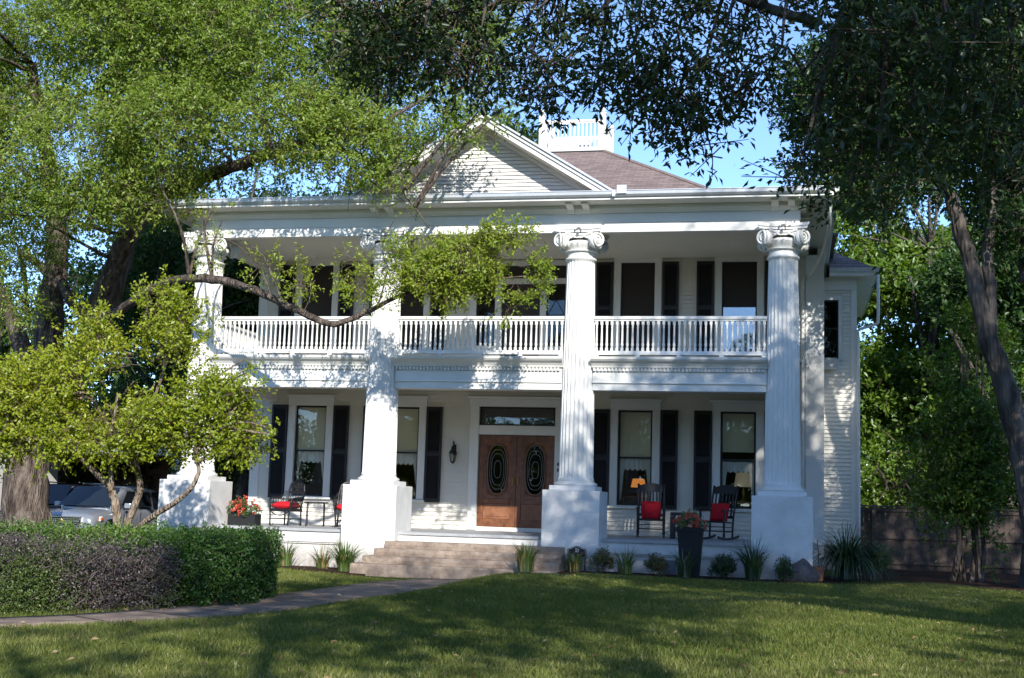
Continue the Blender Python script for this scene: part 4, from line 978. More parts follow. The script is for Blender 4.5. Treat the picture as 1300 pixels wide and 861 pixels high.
ORN = leafmat('strap_leaf', [(0, (.035, .075, .015)), (.5, (.09, .15, .03)), (.8, (.17, .23, .07)), (1, (.42, .28, .12))], .35, .07)
ORND = leafmat('dark_strap_leaf', [(0, (.02, .045, .02)), (.5, (.045, .085, .03)), (.8, (.10, .14, .06)), (1, (.3, .22, .12))], .3, .06)
G1 = 'ornamental grass clumps along the porch'
def gl(px, py, Y): x, y, z = at(px, py, Y); return (x, Y, float(gz(x, Y))+.03)
blades_clump('grass_clump', gl(437, 722, -1.35), 190, .62, 1.0, 'largest bright green grass clump against the second plinth', ORN, G1, 1, .011, dry=.06)
blades_clump('grass_clump', gl(409, 720, -1.0), 90, .47, .95, 'small grass clump with dry tips left of the second plinth', ORN, G1, 2, .009, dry=.16)
blades_clump('grass_clump', gl(362, 720, -1.0), 120, .50, .6, 'upright grass clump next to the end of the green hedge', ORN, G1, 3, .009, dry=.05)
blades_clump('grass_clump', gl(667, 729, -2.05), 230, .50, .42, 'bright upright grass clump in front of the stone steps', ORN, G1, 4, .010, dry=.10)
blades_clump('grass_clump', gl(729, 728, -1.15), 150, .36, .6, 'grass clump with dry straw foot in front of the address plaque', ORN, G1, 5, .010, dry=.22)
blades_clump('grass_clump', gl(793, 729, -.95), 120, .50, .75, 'feathery grey green grass clump between two small shrubs by the porch', ORN, G1, 6, .007, dry=.06)
blades_clump('grass_clump', gl(869, 732, -1.5), 120, .52, .6, 'dark grass clump growing in front of the tall black planter', ORND, G1, 7, .008, dry=.05)
blades_clump('grass_clump', gl(956, 736, -1.2), 190, .74, .8, 'dark spiky grass clump against the rightmost plinth', ORND, G1, 8, .010)
blades_clump('daylily', gl(1075, 738, .2), 420, 1.0, 1.55, 'large arching daylily clump below the right wing wall', ORND, None, 9, .016, 'plant', .35)
SHRUBL = leafmat('shrub_leaf', [(0, (.02, .05, .012)), (.5, (.05, .095, .025)), (1, (.13, .16, .05))], .3, .06)
def shrub(px, py, Y, rx, rz, label, seed, n=260, lf=(.035, .016), mt=None, flat=False, name='shrub'):
    b = gl(px, py, Y); rg = np.random.default_rng(seed); r = empty(name, b, label, 'shrub', 'small shrubs along the porch' if not flat else None)
    B, d = blobs([(b[0]+rg.normal()*rx*.35, b[1]+rg.normal()*rx*.3, b[2]+rz*(.6+.8*rg.random()), rx*(.55+.35*rg.random()), rx*.6, rz*(.5+.4*rg.random())) for _ in range(5)], n, rg, 2.6, .2, 7, seed); B[:, 2] = np.maximum(B[:, 2], b[2]+.02)
    T = unit(d*.6+np.array([0, 0, .9])+rg.normal(size=B.shape)*.3); P, D = sprays(B, T, .11, 14, rg, .8, .0, .012)
    leaves('foliage', P, D, lf[0], lf[1], .5+.2*rg.normal(size=len(P))+.15*snoise(P, 6, seed), mt or SHRUBL, r, .4, rg, b)
    m = MB()
    for k in range(7): a = k*.9; m.tube([(.02*math.cos(a), .02*math.sin(a), 0), (rx*.6*math.cos(a), rx*.6*math.sin(a), rz*1.1)], [.008, .004], 5)
    m.build('stems', TWIG, r); return r
shrub(762, 727, -1.0, .20, .20, 'yellow green small shrub right of the address plaque', 21, mt=leafmat('olive_leaf', [(0, (.05, .055, .012)), (.5, (.11, .11, .03)), (1, (.2, .18, .06))], .3))
shrub(836, 730, -1.0, .18, .19, 'small olive green shrub left of the crawlspace vent', 22, mt=bpy.data.materials['olive_leaf'])
shrub(920, 734, -1.0, .23, .21, 'round deep green box shrub right of the tall black planter', 23, 380)
shrub(997, 736, -1.1, .15, .20, 'small dark shrub left of the boulder by the rightmost plinth', 24, 220)
shrub(1107, 738, .3, .42, .36, 'dark low bush between the daylily clump and the wooden fence', 25, 420, flat=True)
b = gl(1016, 737, -.9); m = MB(); m.sphere((0, 0, .12), .36, 26, 18, (1, .75, .80))
rr = random.Random(4); m.v = [(x*(1+.16*math.sin(7*y+6*z)+.08*math.sin(13*x+5*z)), y*(1+.12*math.sin(9*x+3*z)), max(-.05, (z if x < .05 else z*(1-.5*(x-.05)/.33))*(1+.16*math.sin(6*x+4*y)+.06*math.sin(17*x)))) for x, y, z in m.v]
ob = m.build('boulder', mat('boulder_stone', (.17, .14, .125), .95, 0, 5, .8, 12, .2, col2=(.09, .075, .075)), smooth=2); ob.location = b; tag(ob, 'brown grey boulder at the foot of the rightmost plinth', 'boulder')
b = gl(1038, 737, -.7); pt = empty('clay_pot', b, 'small terracotta pot standing right of the boulder', 'pot')
m = MB(); m.lathe([(.10, 0), (.135, .22), (.15, .22), (.155, .28), (.135, .28), (.12, .20), (.01, .2)], (0, 0, 0), 24); m.build('pot', mat('terracotta', (.33, .14, .085), .85, .3, 6), pt, smooth=1)
m = MB(); m.tube(smooth_path([(0, 0, .2), (.02, .01, .5), (-.01, 0, .8)], 4), .012, 6); m.build('stake', TWIG, pt)

# ------------------------------------------------------------------ hedges
HEDGEL = leafmat('hedge_leaf', [(0, (.022, .06, .012)), (.5, (.05, .115, .022)), (.8, (.10, .18, .03)), (1, (.2, .26, .06))], .35, .02)
DEADL = leafmat('dying_leaf', [(0, (.05, .036, .036)), (.45, (.125, .098, .10)), (.7, (.11, .08, .045)), (.8, (.06, .085, .02)), (1, (.10, .15, .03))], .25, .03)
def hedge(name, poly, h, n, lf, mt, label, seed, top_jit=.03, deadmix=False, twigs=0):
    rg = np.random.default_rng(seed); P2 = np.array(poly); c = P2.mean(0); base = (c[0], c[1], float(gz(c[0], c[1])))
    r = empty(name, base, label, 'hedge'); lo, hi = P2.min(0), P2.max(0)
    def edge_d(x, y):
        d = np.full(len(x), 9.)
        for i in range(len(poly)):
            a, b = P2[i], P2[(i+1) % len(poly)]; ab = b-a; t = np.clip(((x-a[0])*ab[0]+(y-a[1])*ab[1])/(ab@ab), 0, 1); d = np.minimum(d, np.hypot(x-a[0]-t*ab[0], y-a[1]-t*ab[1]))
        return d
    N = n*6; x = lo[0]+(hi[0]-lo[0])*rg.random(N); y = lo[1]+(hi[1]-lo[1])*rg.random(N); ok = inpoly(x, y, poly); x, y = x[ok], y[ok]
    zz = h*rg.random(len(x)); d = np.minimum(edge_d(x, y), h-zz); ok = (d < .05+.16*rg.random(len(x))) | (rg.random(len(x)) < .22)
    Q = np.stack([x, y, zz], 1)[ok][:n]; bump = (.11 if deadmix else .065)*snoise(Q, 2.4, seed)+.035*snoise(Q, 6, seed+1)
    cd = unit(np.concatenate([Q[:, :2]-c, (Q[:, 2:]-h*.5)*1.2], 1)); Q = Q+cd*bump[:, None]+rg.normal(size=Q.shape)*.012
    Q[:, 2] = np.maximum(Q[:, 2], .03)+base[2]+(Q[:, 2] > h*.93)*np.abs(rg.normal(size=len(Q)))*top_jit
    T = unit(cd+rg.normal(size=Q.shape)*.6+np.array([0, 0, .35])); P, D = sprays(Q, T, .08, 7, rg, .9, 0, .012)
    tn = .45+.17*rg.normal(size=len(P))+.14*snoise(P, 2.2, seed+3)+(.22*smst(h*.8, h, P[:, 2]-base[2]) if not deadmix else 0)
    if deadmix:
        g = 1.5*snoise(P, 2.0, seed+8)+.40-1.35*(P[:, 2]-base[2])/h+.25*rg.normal(size=len(P)); tn = np.where(g > .02, .8+.2*rg.random(len(P)), .28+.22*rg.normal(size=len(P)))
        k = (rg.random(len(P)) < .6) | (g > .02); P, D, tn = P[k], D[k], tn[k]
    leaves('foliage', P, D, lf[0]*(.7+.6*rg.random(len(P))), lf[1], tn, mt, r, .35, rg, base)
    if twigs:
        i = rg.integers(0, len(Q), twigs); B2 = Q[i]; A = B2-unit(rg.normal(size=B2.shape)*.8+cd[i]*.4+np.array([0, 0, .6]))*(.12+.22*rg.random((twigs, 1))); A[:, 2] = np.maximum(A[:, 2], base[2])
        twig_mesh('stems', A, B2, .006, .0025, DEADTWIG if deadmix else TWIG, r, base)
        i = rg.integers(0, len(Q), twigs*2); B2 = Q[i]; T2 = unit(cd[i]*.6+rg.normal(size=B2.shape)*.6+np.array([0, 0, .5])); twig_mesh('twig_tips', B2-T2*.12, B2+T2*.09, .004, .0015, DEADTWIG if deadmix else TWIG, r, base)
    return r
hedge('green_hedge', [(-.85, -11.7), (-.45, -11.0), (-.85, -8.9), (-1.3, -8.5), (-3.8, -9.9), (-6.4, -11.8), (-6.0, -12.7), (-3.0, -11.9), (-2.3, -11.6)], .87, 16000, (.042, .026), HEDGEL, 'dense clipped green hedge with a rounded right end beside the walk', 51, .06, twigs=500)
hedge('dying_hedge', [(-.95, -11.85), (-1.4, -11.65), (-3.0, -12.2), (-6.4, -13.9), (-6.1, -15.2), (-3.6, -14.0), (-1.7, -12.8)], .74, 15000, (.032, .019), DEADL, 'half dead grey brown hedge in front of the clipped green one', 52, .09, True, 420)

# ------------------------------------------------------------------ fence, carport, cars, neighbour building
fx0, fx1, fy = 8.42, 15.5, 8.2
FN = empty('wooden_fence', (fx0, fy, -.95), 'dark weathered board fence running right from the wing of the house', 'fence')
m = MB(); x = 0.; rr = random.Random(8)
while x < fx1-fx0:
    wv = .14; m.box(x+.002, x+wv-.003, rr.uniform(-.004, .004), .022, 0, 1.70+rr.uniform(-.015, .015)); x += wv
m.build('boards', FENCEW, FN)
for z in (.30, .95, 1.66): MB().box(0, fx1-fx0, -.05, -.006, z-.045, z+.045).build('rail', FENCEW, FN)
for k in range(4): MB().box(.35+k*2.2, .45+k*2.2, -.15, -.052, -.2, 1.74).build('post', FENCEW, FN)
m = MB(); m.box(0, fx1-fx0, -.09, .05, 1.725, 1.765); m.build('cap', FENCEW, FN)

CP = empty('carport', (-15, 13, -1), 'white carport with square posts behind the parked cars', 'carport')
m = MB(); m.box(-7, 7.2, -1.5, 4.5, 3.02, 3.16); m.build('roof', WHITE, CP); m = MB(); m.box(-7, 7.2, -1.62, -1.505, 2.80, 3.2); m.build('fascia', WHITE, CP)
for x in (-6.6, -3.0, 2.2, 6.9): MB().box(x-.14, x+.14, -1.45, -1.17, 0, 3.0).build('post', WHITE, CP)
BRK = mat('tan_brick', (.33, .22, .17), .9, .35, 6)
m = MB(); m.box(-7, 7.2, 4.2, 4.4, 0, 3.0); m.build('back_wall', BRK, CP)
NB = empty('white_shed', (-21, 10, -1), 'pale shed wall seen at the far left behind the oak trunk', 'shed')
m = MB(); m.box(-5, 3.1, -1, 3, 0, 3.0); m.build('wall', WHITE, NB); m = MB(); m.prism([(-1.4, 3.0), (1, 4.1), (3.4, 3.0)], -5.2, 3.3, 'x'); m.build('roof', ROOF, NB)

def car(name, loc, rz, paint, label, L=5.1, W=1.98, Hh=1.76, emblem=True):
    r = empty(name, loc, label, 'car', None, rz)     # nose toward -Y
    w2 = W/2
    # longitudinal stations: (y, half width, z bottom, z belt, roundness)
    def loft(st, nm, mt, par, sm=1):
        n = 12; V = []; F = []
        for (y, hw, zb, zt, cr) in st:
            for k in range(n):
                a = 2*PI*(k+.5)/n; c_, s_ = math.cos(a), math.sin(a); e = 2/cr; x = hw*math.copysign(abs(c_)**e, c_); z = (zb+zt)/2+(zt-zb)/2*math.copysign(abs(s_)**e, s_); V.append((x, y, z))
        for i in range(len(st)-1):
            for k in range(n): a = i*n+k; b = i*n+(k+1) % n; F.append((a, b, b+n, a+n))
        F += [tuple(range(n-1, -1, -1)), tuple(range((len(st)-1)*n, len(st)*n))]
        ob = MB().add(V, F).build(nm, mt, par, smooth=2)
        sb = ob.modifiers.new('s', 'SUBSURF'); sb.levels = 1; sb.render_levels = 2; return ob
    h2 = L/2
    body = loft([(-h2, w2*.80, .34, .80, 5), (-h2+.06, w2*.92, .27, .90, 5), (-h2+.3, w2*.98, .25, .98, 5), (-h2+.9, w2, .24, 1.06, 5), (-h2+1.35, w2, .24, 1.10, 5), (0, w2, .24, 1.12, 5), (h2-.6, w2, .26, 1.14, 5), (h2-.1, w2*.96, .32, 1.12, 5), (h2, w2*.88, .40, 1.0, 5)], 'body', paint, r)
    cab = loft([(-h2+1.20, w2*.86, 1.0, 1.10, 5), (-h2+1.55, w2*.84, 1.0, 1.36, 5), (-h2+2.05, w2*.79, 1.0, Hh-.06, 5), (-h2+2.6, w2*.77, 1.0, Hh, 5), (h2-1.1, w2*.77, 1.0, Hh-.01, 5), (h2-.45, w2*.78, 1.0, Hh-.1, 5), (h2-.1, w2*.82, 1.0, 1.2, 5)], 'cabin', paint, r)
    CG = mat('car_glass', (.012, .016, .02), .06, spec=.9); LTM = mat('headlight_clear', (.75, .78, .8), .12, spec=.8); CH = mat('chrome', (.75, .75, .76), .12, metal=1.0); BLK = mat('car_black', (.012, .012, .013), .5); AMB = mat('amber_lens', (.8, .14, .02), .2)
    ws = MB(); ws.add([(-w2*.80, -h2+1.20, 1.14), (w2*.80, -h2+1.20, 1.14), (w2*.69, -h2+2.0, Hh-.07), (-w2*.69, -h2+2.0, Hh-.07), (0, -h2+1.08, 1.15), (0, -h2+1.93, Hh-.05)], [(0, 4, 5, 3), (4, 1, 2, 5)]); ws.build('windscreen', CG, r, smooth=2)
    for sx in (-1, 1):
        m = MB()
        for y0, y1, yt0, yt1 in ((-h2+1.75, -h2+2.75, -h2+2.25, -h2+2.75), (-h2+2.85, -h2+3.75, -h2+2.85, -h2+3.72), (-h2+3.85, h2-.45, -h2+3.85, h2-.75)):
            m.add([(sx*w2*.895, y0, 1.17), (sx*w2*.895, y1, 1.17), (sx*w2*.795, yt1, Hh-.17), (sx*w2*.795, yt0, Hh-.17)], [(0, 1, 2, 3)])
        m.build('side_window', CG, r)
        m = MB(); m.cbox((sx*(w2+.10), -h2+1.75, 1.17), (.2, .12, .15)); m.build('mirror', paint, r, bevel=.03)
        m = MB(); y = -h2+.02
        m.add([(sx*w2*.60, y-.05, .70), (sx*w2*.99, y+.38, .74), (sx*w2*.985, y+.46, .86), (sx*w2*.62, y+.0, .83), (sx*w2*.60, y+.1, .70), (sx*w2*.9, y+.45, .74), (sx*w2*.9, y+.5, .86), (sx*w2*.62, y+.12, .83)], [(0, 1, 2, 3), (0, 4, 5, 1), (3, 2, 6, 7)])
        hl = m.build('headlight', LTM, r); m2 = MB(); m2.sphere((sx*w2*.76, y+.1, .775), .05, 8, 6); m2.build('reflector', CH, hl); MB().cbox((sx*w2*.985, y+.42, .80), (.03, .12, .085)).build('indicator', AMB, hl)
        for yw in (-h2+.98, h2-1.0):
            wh = MB(); A = Matrix.Rotation(PI/2, 3, 'Y')
            wh.lathe([(.2, -.12), (.36, -.12), (.375, -.09), (.375, .09), (.36, .12), (.2, .12)], (sx*(w2-.12), yw, .375), 28, None, A); wq = wh.build('wheel', BLK, r, smooth=1)
            rm = MB(); rm.lathe([(.05, .0), (.24, .0), (.255, .02), (.22, .03), (.05, .02)], (sx*(w2+.0), yw, .375), 24, lambda a, z: 1+.0*a, A)
            for k in range(5): a = k*2*PI/5; rm.cbox((sx*(w2+.01), yw+.12*math.cos(a), .375+.12*math.sin(a)), (.03, .05, .05))
            rm.build('rim', CH, wq); MB().lathe([(.42, -.02), (.42, .012), (.30, .014)], (sx*(w2-.002), yw, .38), 28, None, A).build('wheel_arch', BLK, r)
        m = MB()
        for yy in (-h2+1.72, -h2+2.80, -h2+3.82): m.box(sx*w2-.004, sx*w2+.003, yy-.006, yy+.006, .42, 1.08)
        m.box(sx*w2-.004, sx*w2+.012, -h2+1.4, h2-1.5, .38, .44)
        m.build('door_gap', BLK, r)
    g = MB(); y = -h2-.045
    g.box(-w2*.57, w2*.57, y, y+.12, .60, .84); GR = g.build('grille', BLK, r, bevel=.02)
    b = MB()
    for z in (.605, .66, .78, .835): b.box(-w2*.57, w2*.57, y-.012, y+.01, z-.012, z+.012)
    b.box(-w2*.57, w2*.57, y-.014, y+.01, .695, .745); b.build('grille_bars', CH, GR)
    if emblem:   # bow-tie emblem
        b = MB(); b.prism([(-.115, -.028), (-.045, -.028), (-.045, -.05), (.045, -.05), (.045, -.028), (.115, -.028), (.135, .028), (.045+.012, .028), (.045, .05), (-.045, .05), (-.045-.012, .028), (-.105, .028)], y-.035, y-.015, 'y')
        b.v = [(x, yy, z+.72) for x, yy, z in b.v]; b.build('emblem', mat('emblem_gold', (.55, .42, .16), .3, metal=.7), GR)
    bp = MB(); bp.box(-w2*.6, w2*.6, -h2-.03, -h2+.1, .33, .50); bp.build('lower_grille', BLK, r, bevel=.02)
    for sx in (-1, 1): MB().sphere((sx*w2*.72, -h2+.03, .46), .06, 10, 6, (1, .6, 1)).build('fog_lamp', LTM, r)
    m = MB()
    for sx in (-1, 1): m.tube([(sx*w2*.70, -h2+2.4, Hh+.03), (sx*w2*.70, h2-.9, Hh+.02)], .022, 6)
    m.build('roof_rail', CH, r)
    return r
SILV = mat('silver_car_paint', (.42, .45, .50), .22, spec=.6, metal=.55); DARK = mat('dark_car_paint', (.02, .024, .035), .2, spec=.7, metal=.2)
car('silver_suv', (-13.15, 7.9, -1.0), .04, SILV, 'silver sport utility vehicle with a bow tie emblem parked left of the house')
car('dark_car', (-16.1, 10.2, -1.0), .05, DARK, 'dark car parked between the oak trunk and the silver vehicle', 4.9, 1.95, 1.80, False)
tag(MB().box(-.24, .24, -.2, .2, 0, .03).box(-.24, .24, .12, .2, .03, .55).box(-.24, -.18, -.2, .12, .03, .28).box(.18, .24, -.2, .12, .03, .28).box(-.18, .18, -.18, .12, .2, .26).xf(Matrix.Translation((.25, 11.9, HZ+.03))).build('deck_chair', WHITE), 'white chair standing inside the roof walk railing', 'chair')

# ------------------------------------------------------------------ trees
OAKL = leafmat('oak_leaf', [(0, (.065, .125, .018)), (.4, (.155, .235, .034)), (.7, (.25, .32, .055)), (1, (.38, .39, .09))], .42, .02)
SPRIGL = leafmat('oak_sprig_leaf', [(0, (.10, .17, .02)), (.5, (.21, .29, .03)), (1, (.36, .40, .06))], .42, .02)
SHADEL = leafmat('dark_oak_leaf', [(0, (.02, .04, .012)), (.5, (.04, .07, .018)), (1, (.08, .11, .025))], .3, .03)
YELL = leafmat('holly_leaf', [(0, (.06, .115, .010)), (.4, (.17, .235, .016)), (.75, (.31, .36, .025)), (1, (.42, .42, .05))], .42, .025)
BGL = leafmat('bright_leaf', [(0, (.05, .105, .014)), (.5, (.115, .20, .025)), (1, (.22, .30, .045))], .42, .03)
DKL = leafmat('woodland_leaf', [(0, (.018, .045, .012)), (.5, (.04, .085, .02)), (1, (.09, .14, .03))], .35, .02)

# left live oak
Y0 = 2.6; ob = at(32, 700, Y0); b0 = (ob[0], Y0, -1.0)
A_ = lambda px, py, Y: at(px, py, Y)
limbs = [([b0, A_(34, 600, Y0), A_(40, 540, Y0), A_(58, 470, Y0), A_(64, 390, Y0), A_(72, 300, Y0-.3), A_(60, 200, Y0-.8), A_(40, 80, Y0-1.2)], .62, .13),
         ([A_(40, 560, Y0), A_(80, 500, Y0-.1), A_(112, 430, Y0-.4), A_(140, 350, Y0-.8), A_(182, 275, Y0-1.3), A_(240, 235, Y0-2.0), A_(290, 215, Y0-2.6), A_(345, 196, Y0-3.3), A_(400, 178, Y0-3.8), A_(470, 165, Y0-4)], .34, .05),
         ([A_(115, 440, Y0), A_(150, 350, Y0+.3), A_(165, 280, Y0+.6), A_(150, 160, Y0+.4), A_(140, 60, Y0)], .30, .08),
         ([A_(45, 520, Y0+.6), A_(20, 420, Y0+1), A_(-20, 330, Y0+1), A_(-60, 200, Y0)], .30, .08),
         ([A_(64, 350, Y0), A_(28, 320, Y0-.5), A_(30, 345, Y0-.8), A_(36, 395, Y0-1)], .12, .04),
         ([A_(72, 345, Y0-.1), A_(105, 400, Y0-.8), A_(150, 395, Y0-1.6), A_(195, 365, Y0-3.0), A_(240, 354, Y0-4.4), A_(290, 358, Y0-5), A_(345, 378, Y0-5.3), A_(400, 405, Y0-5.5), A_(430, 411, Y0-5.5), A_(470, 393, Y0-5.5), A_(505, 376, Y0-5.6), A_(560, 355, Y0-5.7), A_(620, 335, Y0-5.8)], .135, .022),
         ([A_(140, 140, Y0), A_(125, 110, Y0-1), A_(150, 90, Y0-1.5), A_(200, 120, Y0-2.5), A_(280, 110, Y0-3)], .16, .04),
         ([A_(345, 196, Y0-3.3), A_(330, 150, Y0-3.4), A_(300, 110, Y0-3.3), A_(310, 50, Y0-3)], .10, .03),
         ([A_(400, 178, Y0-3.8), A_(470, 205, Y0-4.2), A_(520, 255, Y0-4.6), A_(545, 290, Y0-4.8)], .05, .012)]
def E3(px, py, Y, rpx, rpy, ry, wgt=1):
    c_ = at(px, py, Y); k = (Y-CAM[1])/FPX; return (c_[0], c_[1], c_[2], rpx*k, ry, rpy*k, wgt)
ells = [E3(60, 60, 0, 150, 120, 2.6), E3(210, 40, -.5, 150, 110, 2.4), E3(360, 60, -1, 130, 110, 2.0), E3(90, 200, -1.2, 120, 90, 1.8), E3(230, 170, -1.6, 110, 70, 1.6), E3(370, 160, -1.8, 90, 50, 1.3), E3(470, 110, -1.6, 100, 80, 1.5),
        E3(30, 290, -.6, 70, 50, 1.3), E3(215, 240, -1.8, 80, 40, 1.2), E3(110, 260, -1.6, 70, 30, 1.0), E3(450, 190, -2, 60, 40, .9), E3(540, 150, -2, 70, 50, .9, .8), E3(10, 380, 0, 40, 40, 1.0, .7), E3(510, 225, -2.1, 45, 26, .6, .6), E3(-80, 120, 1, 130, 170, 2.6), E3(280, -90, 0, 330, 110, 3.5), E3(560, 60, -.6, 90, 80, 1.6, .7), E3(262, 258, -2.2, 50, 28, .7, .6), E3(600, 140, -2.2, 45, 30, .6, .5)]
tree('live_oak', 'great live oak with sunlit crown and forked trunk standing left of the house', 'tree', b0, limbs, ells, 25000, 13, (.088, .038), OAKL, OAKBARK, None, .42, 101, .34, 1.3, 2.4, (.5, .2), twigfrac=.3)
# leaves of the low limb over the balcony belong to the same oak: added as its own crown part
OAK = bpy.data.objects['live_oak']
def extra(rootobj, nm, ells, n, k, leaf, lm, seed, sl=.36, cull=.3, tint=(.55, .2), nf=2.2):
    rg = np.random.default_rng(seed); o = np.array(rootobj.location); B, d = blobs(ells, n, rg, 2.2, cull, nf, seed)
    T = unit(d*.8+rg.normal(size=B.shape)*.6); P, D = sprays(B, T, sl, k, rg, .9, .1, leaf[0]*.35)
    leaves(nm, P, D, leaf[0]*(.7+.6*rg.random(len(P))), leaf[1], tint[0]+tint[1]*(.6*snoise(P, 1.6, seed)+.5*rg.normal(size=len(P))), lm, rootobj, .5, rg, o)
    q = rg.random(len(B)) < .6; twig_mesh('twig_tips', B[q]-T[q]*.2, B[q]+T[q]*sl, .008, .003, TWIG, rootobj, o)
YL = Y0-5.7
extra(OAK, 'low_limb_foliage', [E3(600, 330, YL, 60, 38, .6, 1.3), E3(560, 355, YL, 48, 32, .55), E3(655, 345, YL, 40, 30, .5), E3(585, 290, YL, 22, 20, .35, .55), E3(640, 300, YL, 34, 20, .4, .7), E3(515, 335, YL, 26, 36, .4, .5), E3(670, 372, YL, 22, 12, .3, .35), E3(690, 350, YL, 16, 12, .25, .25), E3(460, 360, YL, 30, 26, .35, .35), E3(640, 395, YL, 14, 18, .25, .25), E3(545, 300, YL, 18, 18, .3, .4)], 1500, 12, (.075, .034), SPRIGL, 131, .26, .34, (.5, .25), 3.2)
extra(OAK, 'limb_sprigs', [E3(270, 320, YL+.9, 25, 25, .3), E3(385, 355, YL, 20, 25, .3), E3(440, 345, YL, 14, 30, .3), E3(490, 345, YL, 25, 45, .35), E3(340, 335, YL, 35, 30, .3, .6)], 190, 12, (.08, .032), SPRIGL, 133, .3, .1, (.6, .2))
extra(OAK, 'rear_crown', [E3(60, 40, 4.5, 200, 160, 2.2), E3(260, 20, 4.5, 200, 150, 2.2), E3(430, 60, 3.5, 150, 120, 1.8), E3(120, 220, 4.8, 170, 90, 1.8), E3(300, 170, 4.2, 130, 70, 1.6), E3(-60, 250, 5, 130, 160, 2.2), E3(520, 110, 2.4, 90, 80, 1.2, .7), E3(560, 20, 3, 110, 90, 1.6, .8), E3(420, -60, 4, 260, 90, 2.2)], 5200, 11, (.15, .065), OAKL, 135, .5, .22, (.42, .18), 1.2)
mbx = MB(); rr = random.Random(77); o_ = Vector(OAK.location)
for (pts, r0) in (([(505, 376), (540, 350), (590, 320), (640, 300)], .03), ([(480, 388), (490, 350), (486, 310), (500, 280)], .018), ([(545, 358), (590, 355), (650, 352), (690, 348)], .025), ([(385, 398), (395, 370), (390, 340), (400, 325)], .012), ([(360, 385), (345, 350), (330, 320), (300, 305)], .03), ([(345, 378), (330, 340), (310, 318), (290, 305)], .02)):
    limb(mbx, [Vector(at(px, py, YL)) for px, py in pts], r0, .006, 6, 4, .06, rr)
for k in range(34):   # bare hanging twigs under the gable
    px, py = rr.uniform(430, 545), rr.uniform(185, 235); P_ = [Vector(at(px, py, -1.6))]; a = rr.uniform(-.6, 1.2)
    for j in range(4): P_.append(P_[-1]+Vector((.18*a+rr.uniform(-.1, .1), rr.uniform(-.1, .1), -.14+rr.uniform(-.1, .08))))
    limb(mbx, P_, .011, .003, 4, 3, .02, rr)
mbx.xf(Matrix.Translation(-o_)); mbx.build('branchlets', OAKBARK, OAK, smooth=2, fixn=False)

# small sunlit tree before the house
YS = -6.6; sb = at(155, 712, YS); b1 = (sb[0], YS, -.98)
S_ = lambda px, py, dy=0: at(px, py, YS+dy)
limbs = [([b1, S_(154, 690), S_(150, 670), S_(142, 625, -.1), S_(120, 600, -.3), S_(92, 575, -.6), S_(60, 560, -.8)], .105, .03),
         ([S_(154, 690), S_(164, 660, .1), S_(178, 620, .1), S_(172, 580, .2), S_(190, 520, .3), S_(215, 450, .3)], .085, .02),
         ([S_(158, 685, -.1), S_(195, 655, -.3), S_(235, 628, -.5), S_(252, 600, -.6), S_(250, 570, -.6), S_(285, 540, -.7)], .06, .018),
         ([S_(176, 600, .1), S_(150, 560, .4), S_(120, 510, .5), S_(90, 460, .5)], .05, .015), ([S_(142, 625, -.1), S_(140, 560, -.4), S_(150, 500, -.6)], .05, .015), ([S_(172, 580, .2), S_(205, 560, -.2), S_(250, 520, -.3)], .04, .012)]
ells = [E3(90, 500, YS, 85, 60, .9), E3(190, 480, YS, 80, 70, .9), E3(30, 515, YS-.2, 70, 50, .9), E3(250, 525, YS-.3, 60, 48, .7), E3(140, 535, YS-.5, 110, 40, .8), E3(235, 410, YS, 26, 42, .4, .7), E3(200, 400, YS, 30, 45, .4, .7), E3(130, 430, YS, 45, 40, .5), E3(305, 520, YS-.4, 42, 40, .5, .8), E3(300, 562, YS-.4, 36, 24, .5, .6), E3(-30, 535, YS, 70, 55, .8), E3(50, 560, YS-.6, 60, 22, .5, .5), E3(310, 470, YS, 22, 22, .3, .35), E3(335, 545, YS-.4, 16, 14, .25, .4), E3(130, 570, YS-.4, 90, 16, .6, .5)]
tree('yaupon_tree', 'small sunlit yellow green tree with pale forked stems behind the hedges', 'tree', b1, limbs, ells, 4300, 13, (.07, .04), YELL, PALEBARK, None, .36, 102, .36, 2.2, 2.4, (.60, .26), flare=False, twigfrac=.5)

# overhanging oak at the street side, right of the viewer
b2 = (14.2, -18.5, -1.0)
limbs = [([b2, (14, -18.4, 1.5), (13.4, -18.0, 4.0), (12.6, -17.6, 6.5), (11.5, -17, 9), (10.8, -16.5, 11.5)], .55, .12),
         ([(13.6, -18.1, 3.2), (11.6, -17.4, 4.6), (9.6, -16.9, 4.95), (7.6, -16.7, 5.05), (6.2, -16.6, 5.6), (3.4, -16.9, 6.2)], .26, .04),
         ([(12.6, -17.6, 6.5), (10.5, -19, 8.5), (8.5, -20.5, 9.6), (6.5, -22, 10.2)], .26, .06), ([(12.6, -17.6, 6.3), (14.5, -15, 8.5), (15.5, -13, 10.5)], .25, .06), ([(13.4, -18, 4.5), (15.5, -20.5, 7), (17.5, -22.5, 9)], .25, .06), ([(11.6, -17.4, 4.6), (10.5, -15.4, 6.2), (9.5, -13.8, 7.6)], .14, .04), ([(12.8, -17.8, 5.8), (11.8, -20.5, 6.8), (11, -23.5, 7.6), (10, -26, 8.4)], .2, .05)]
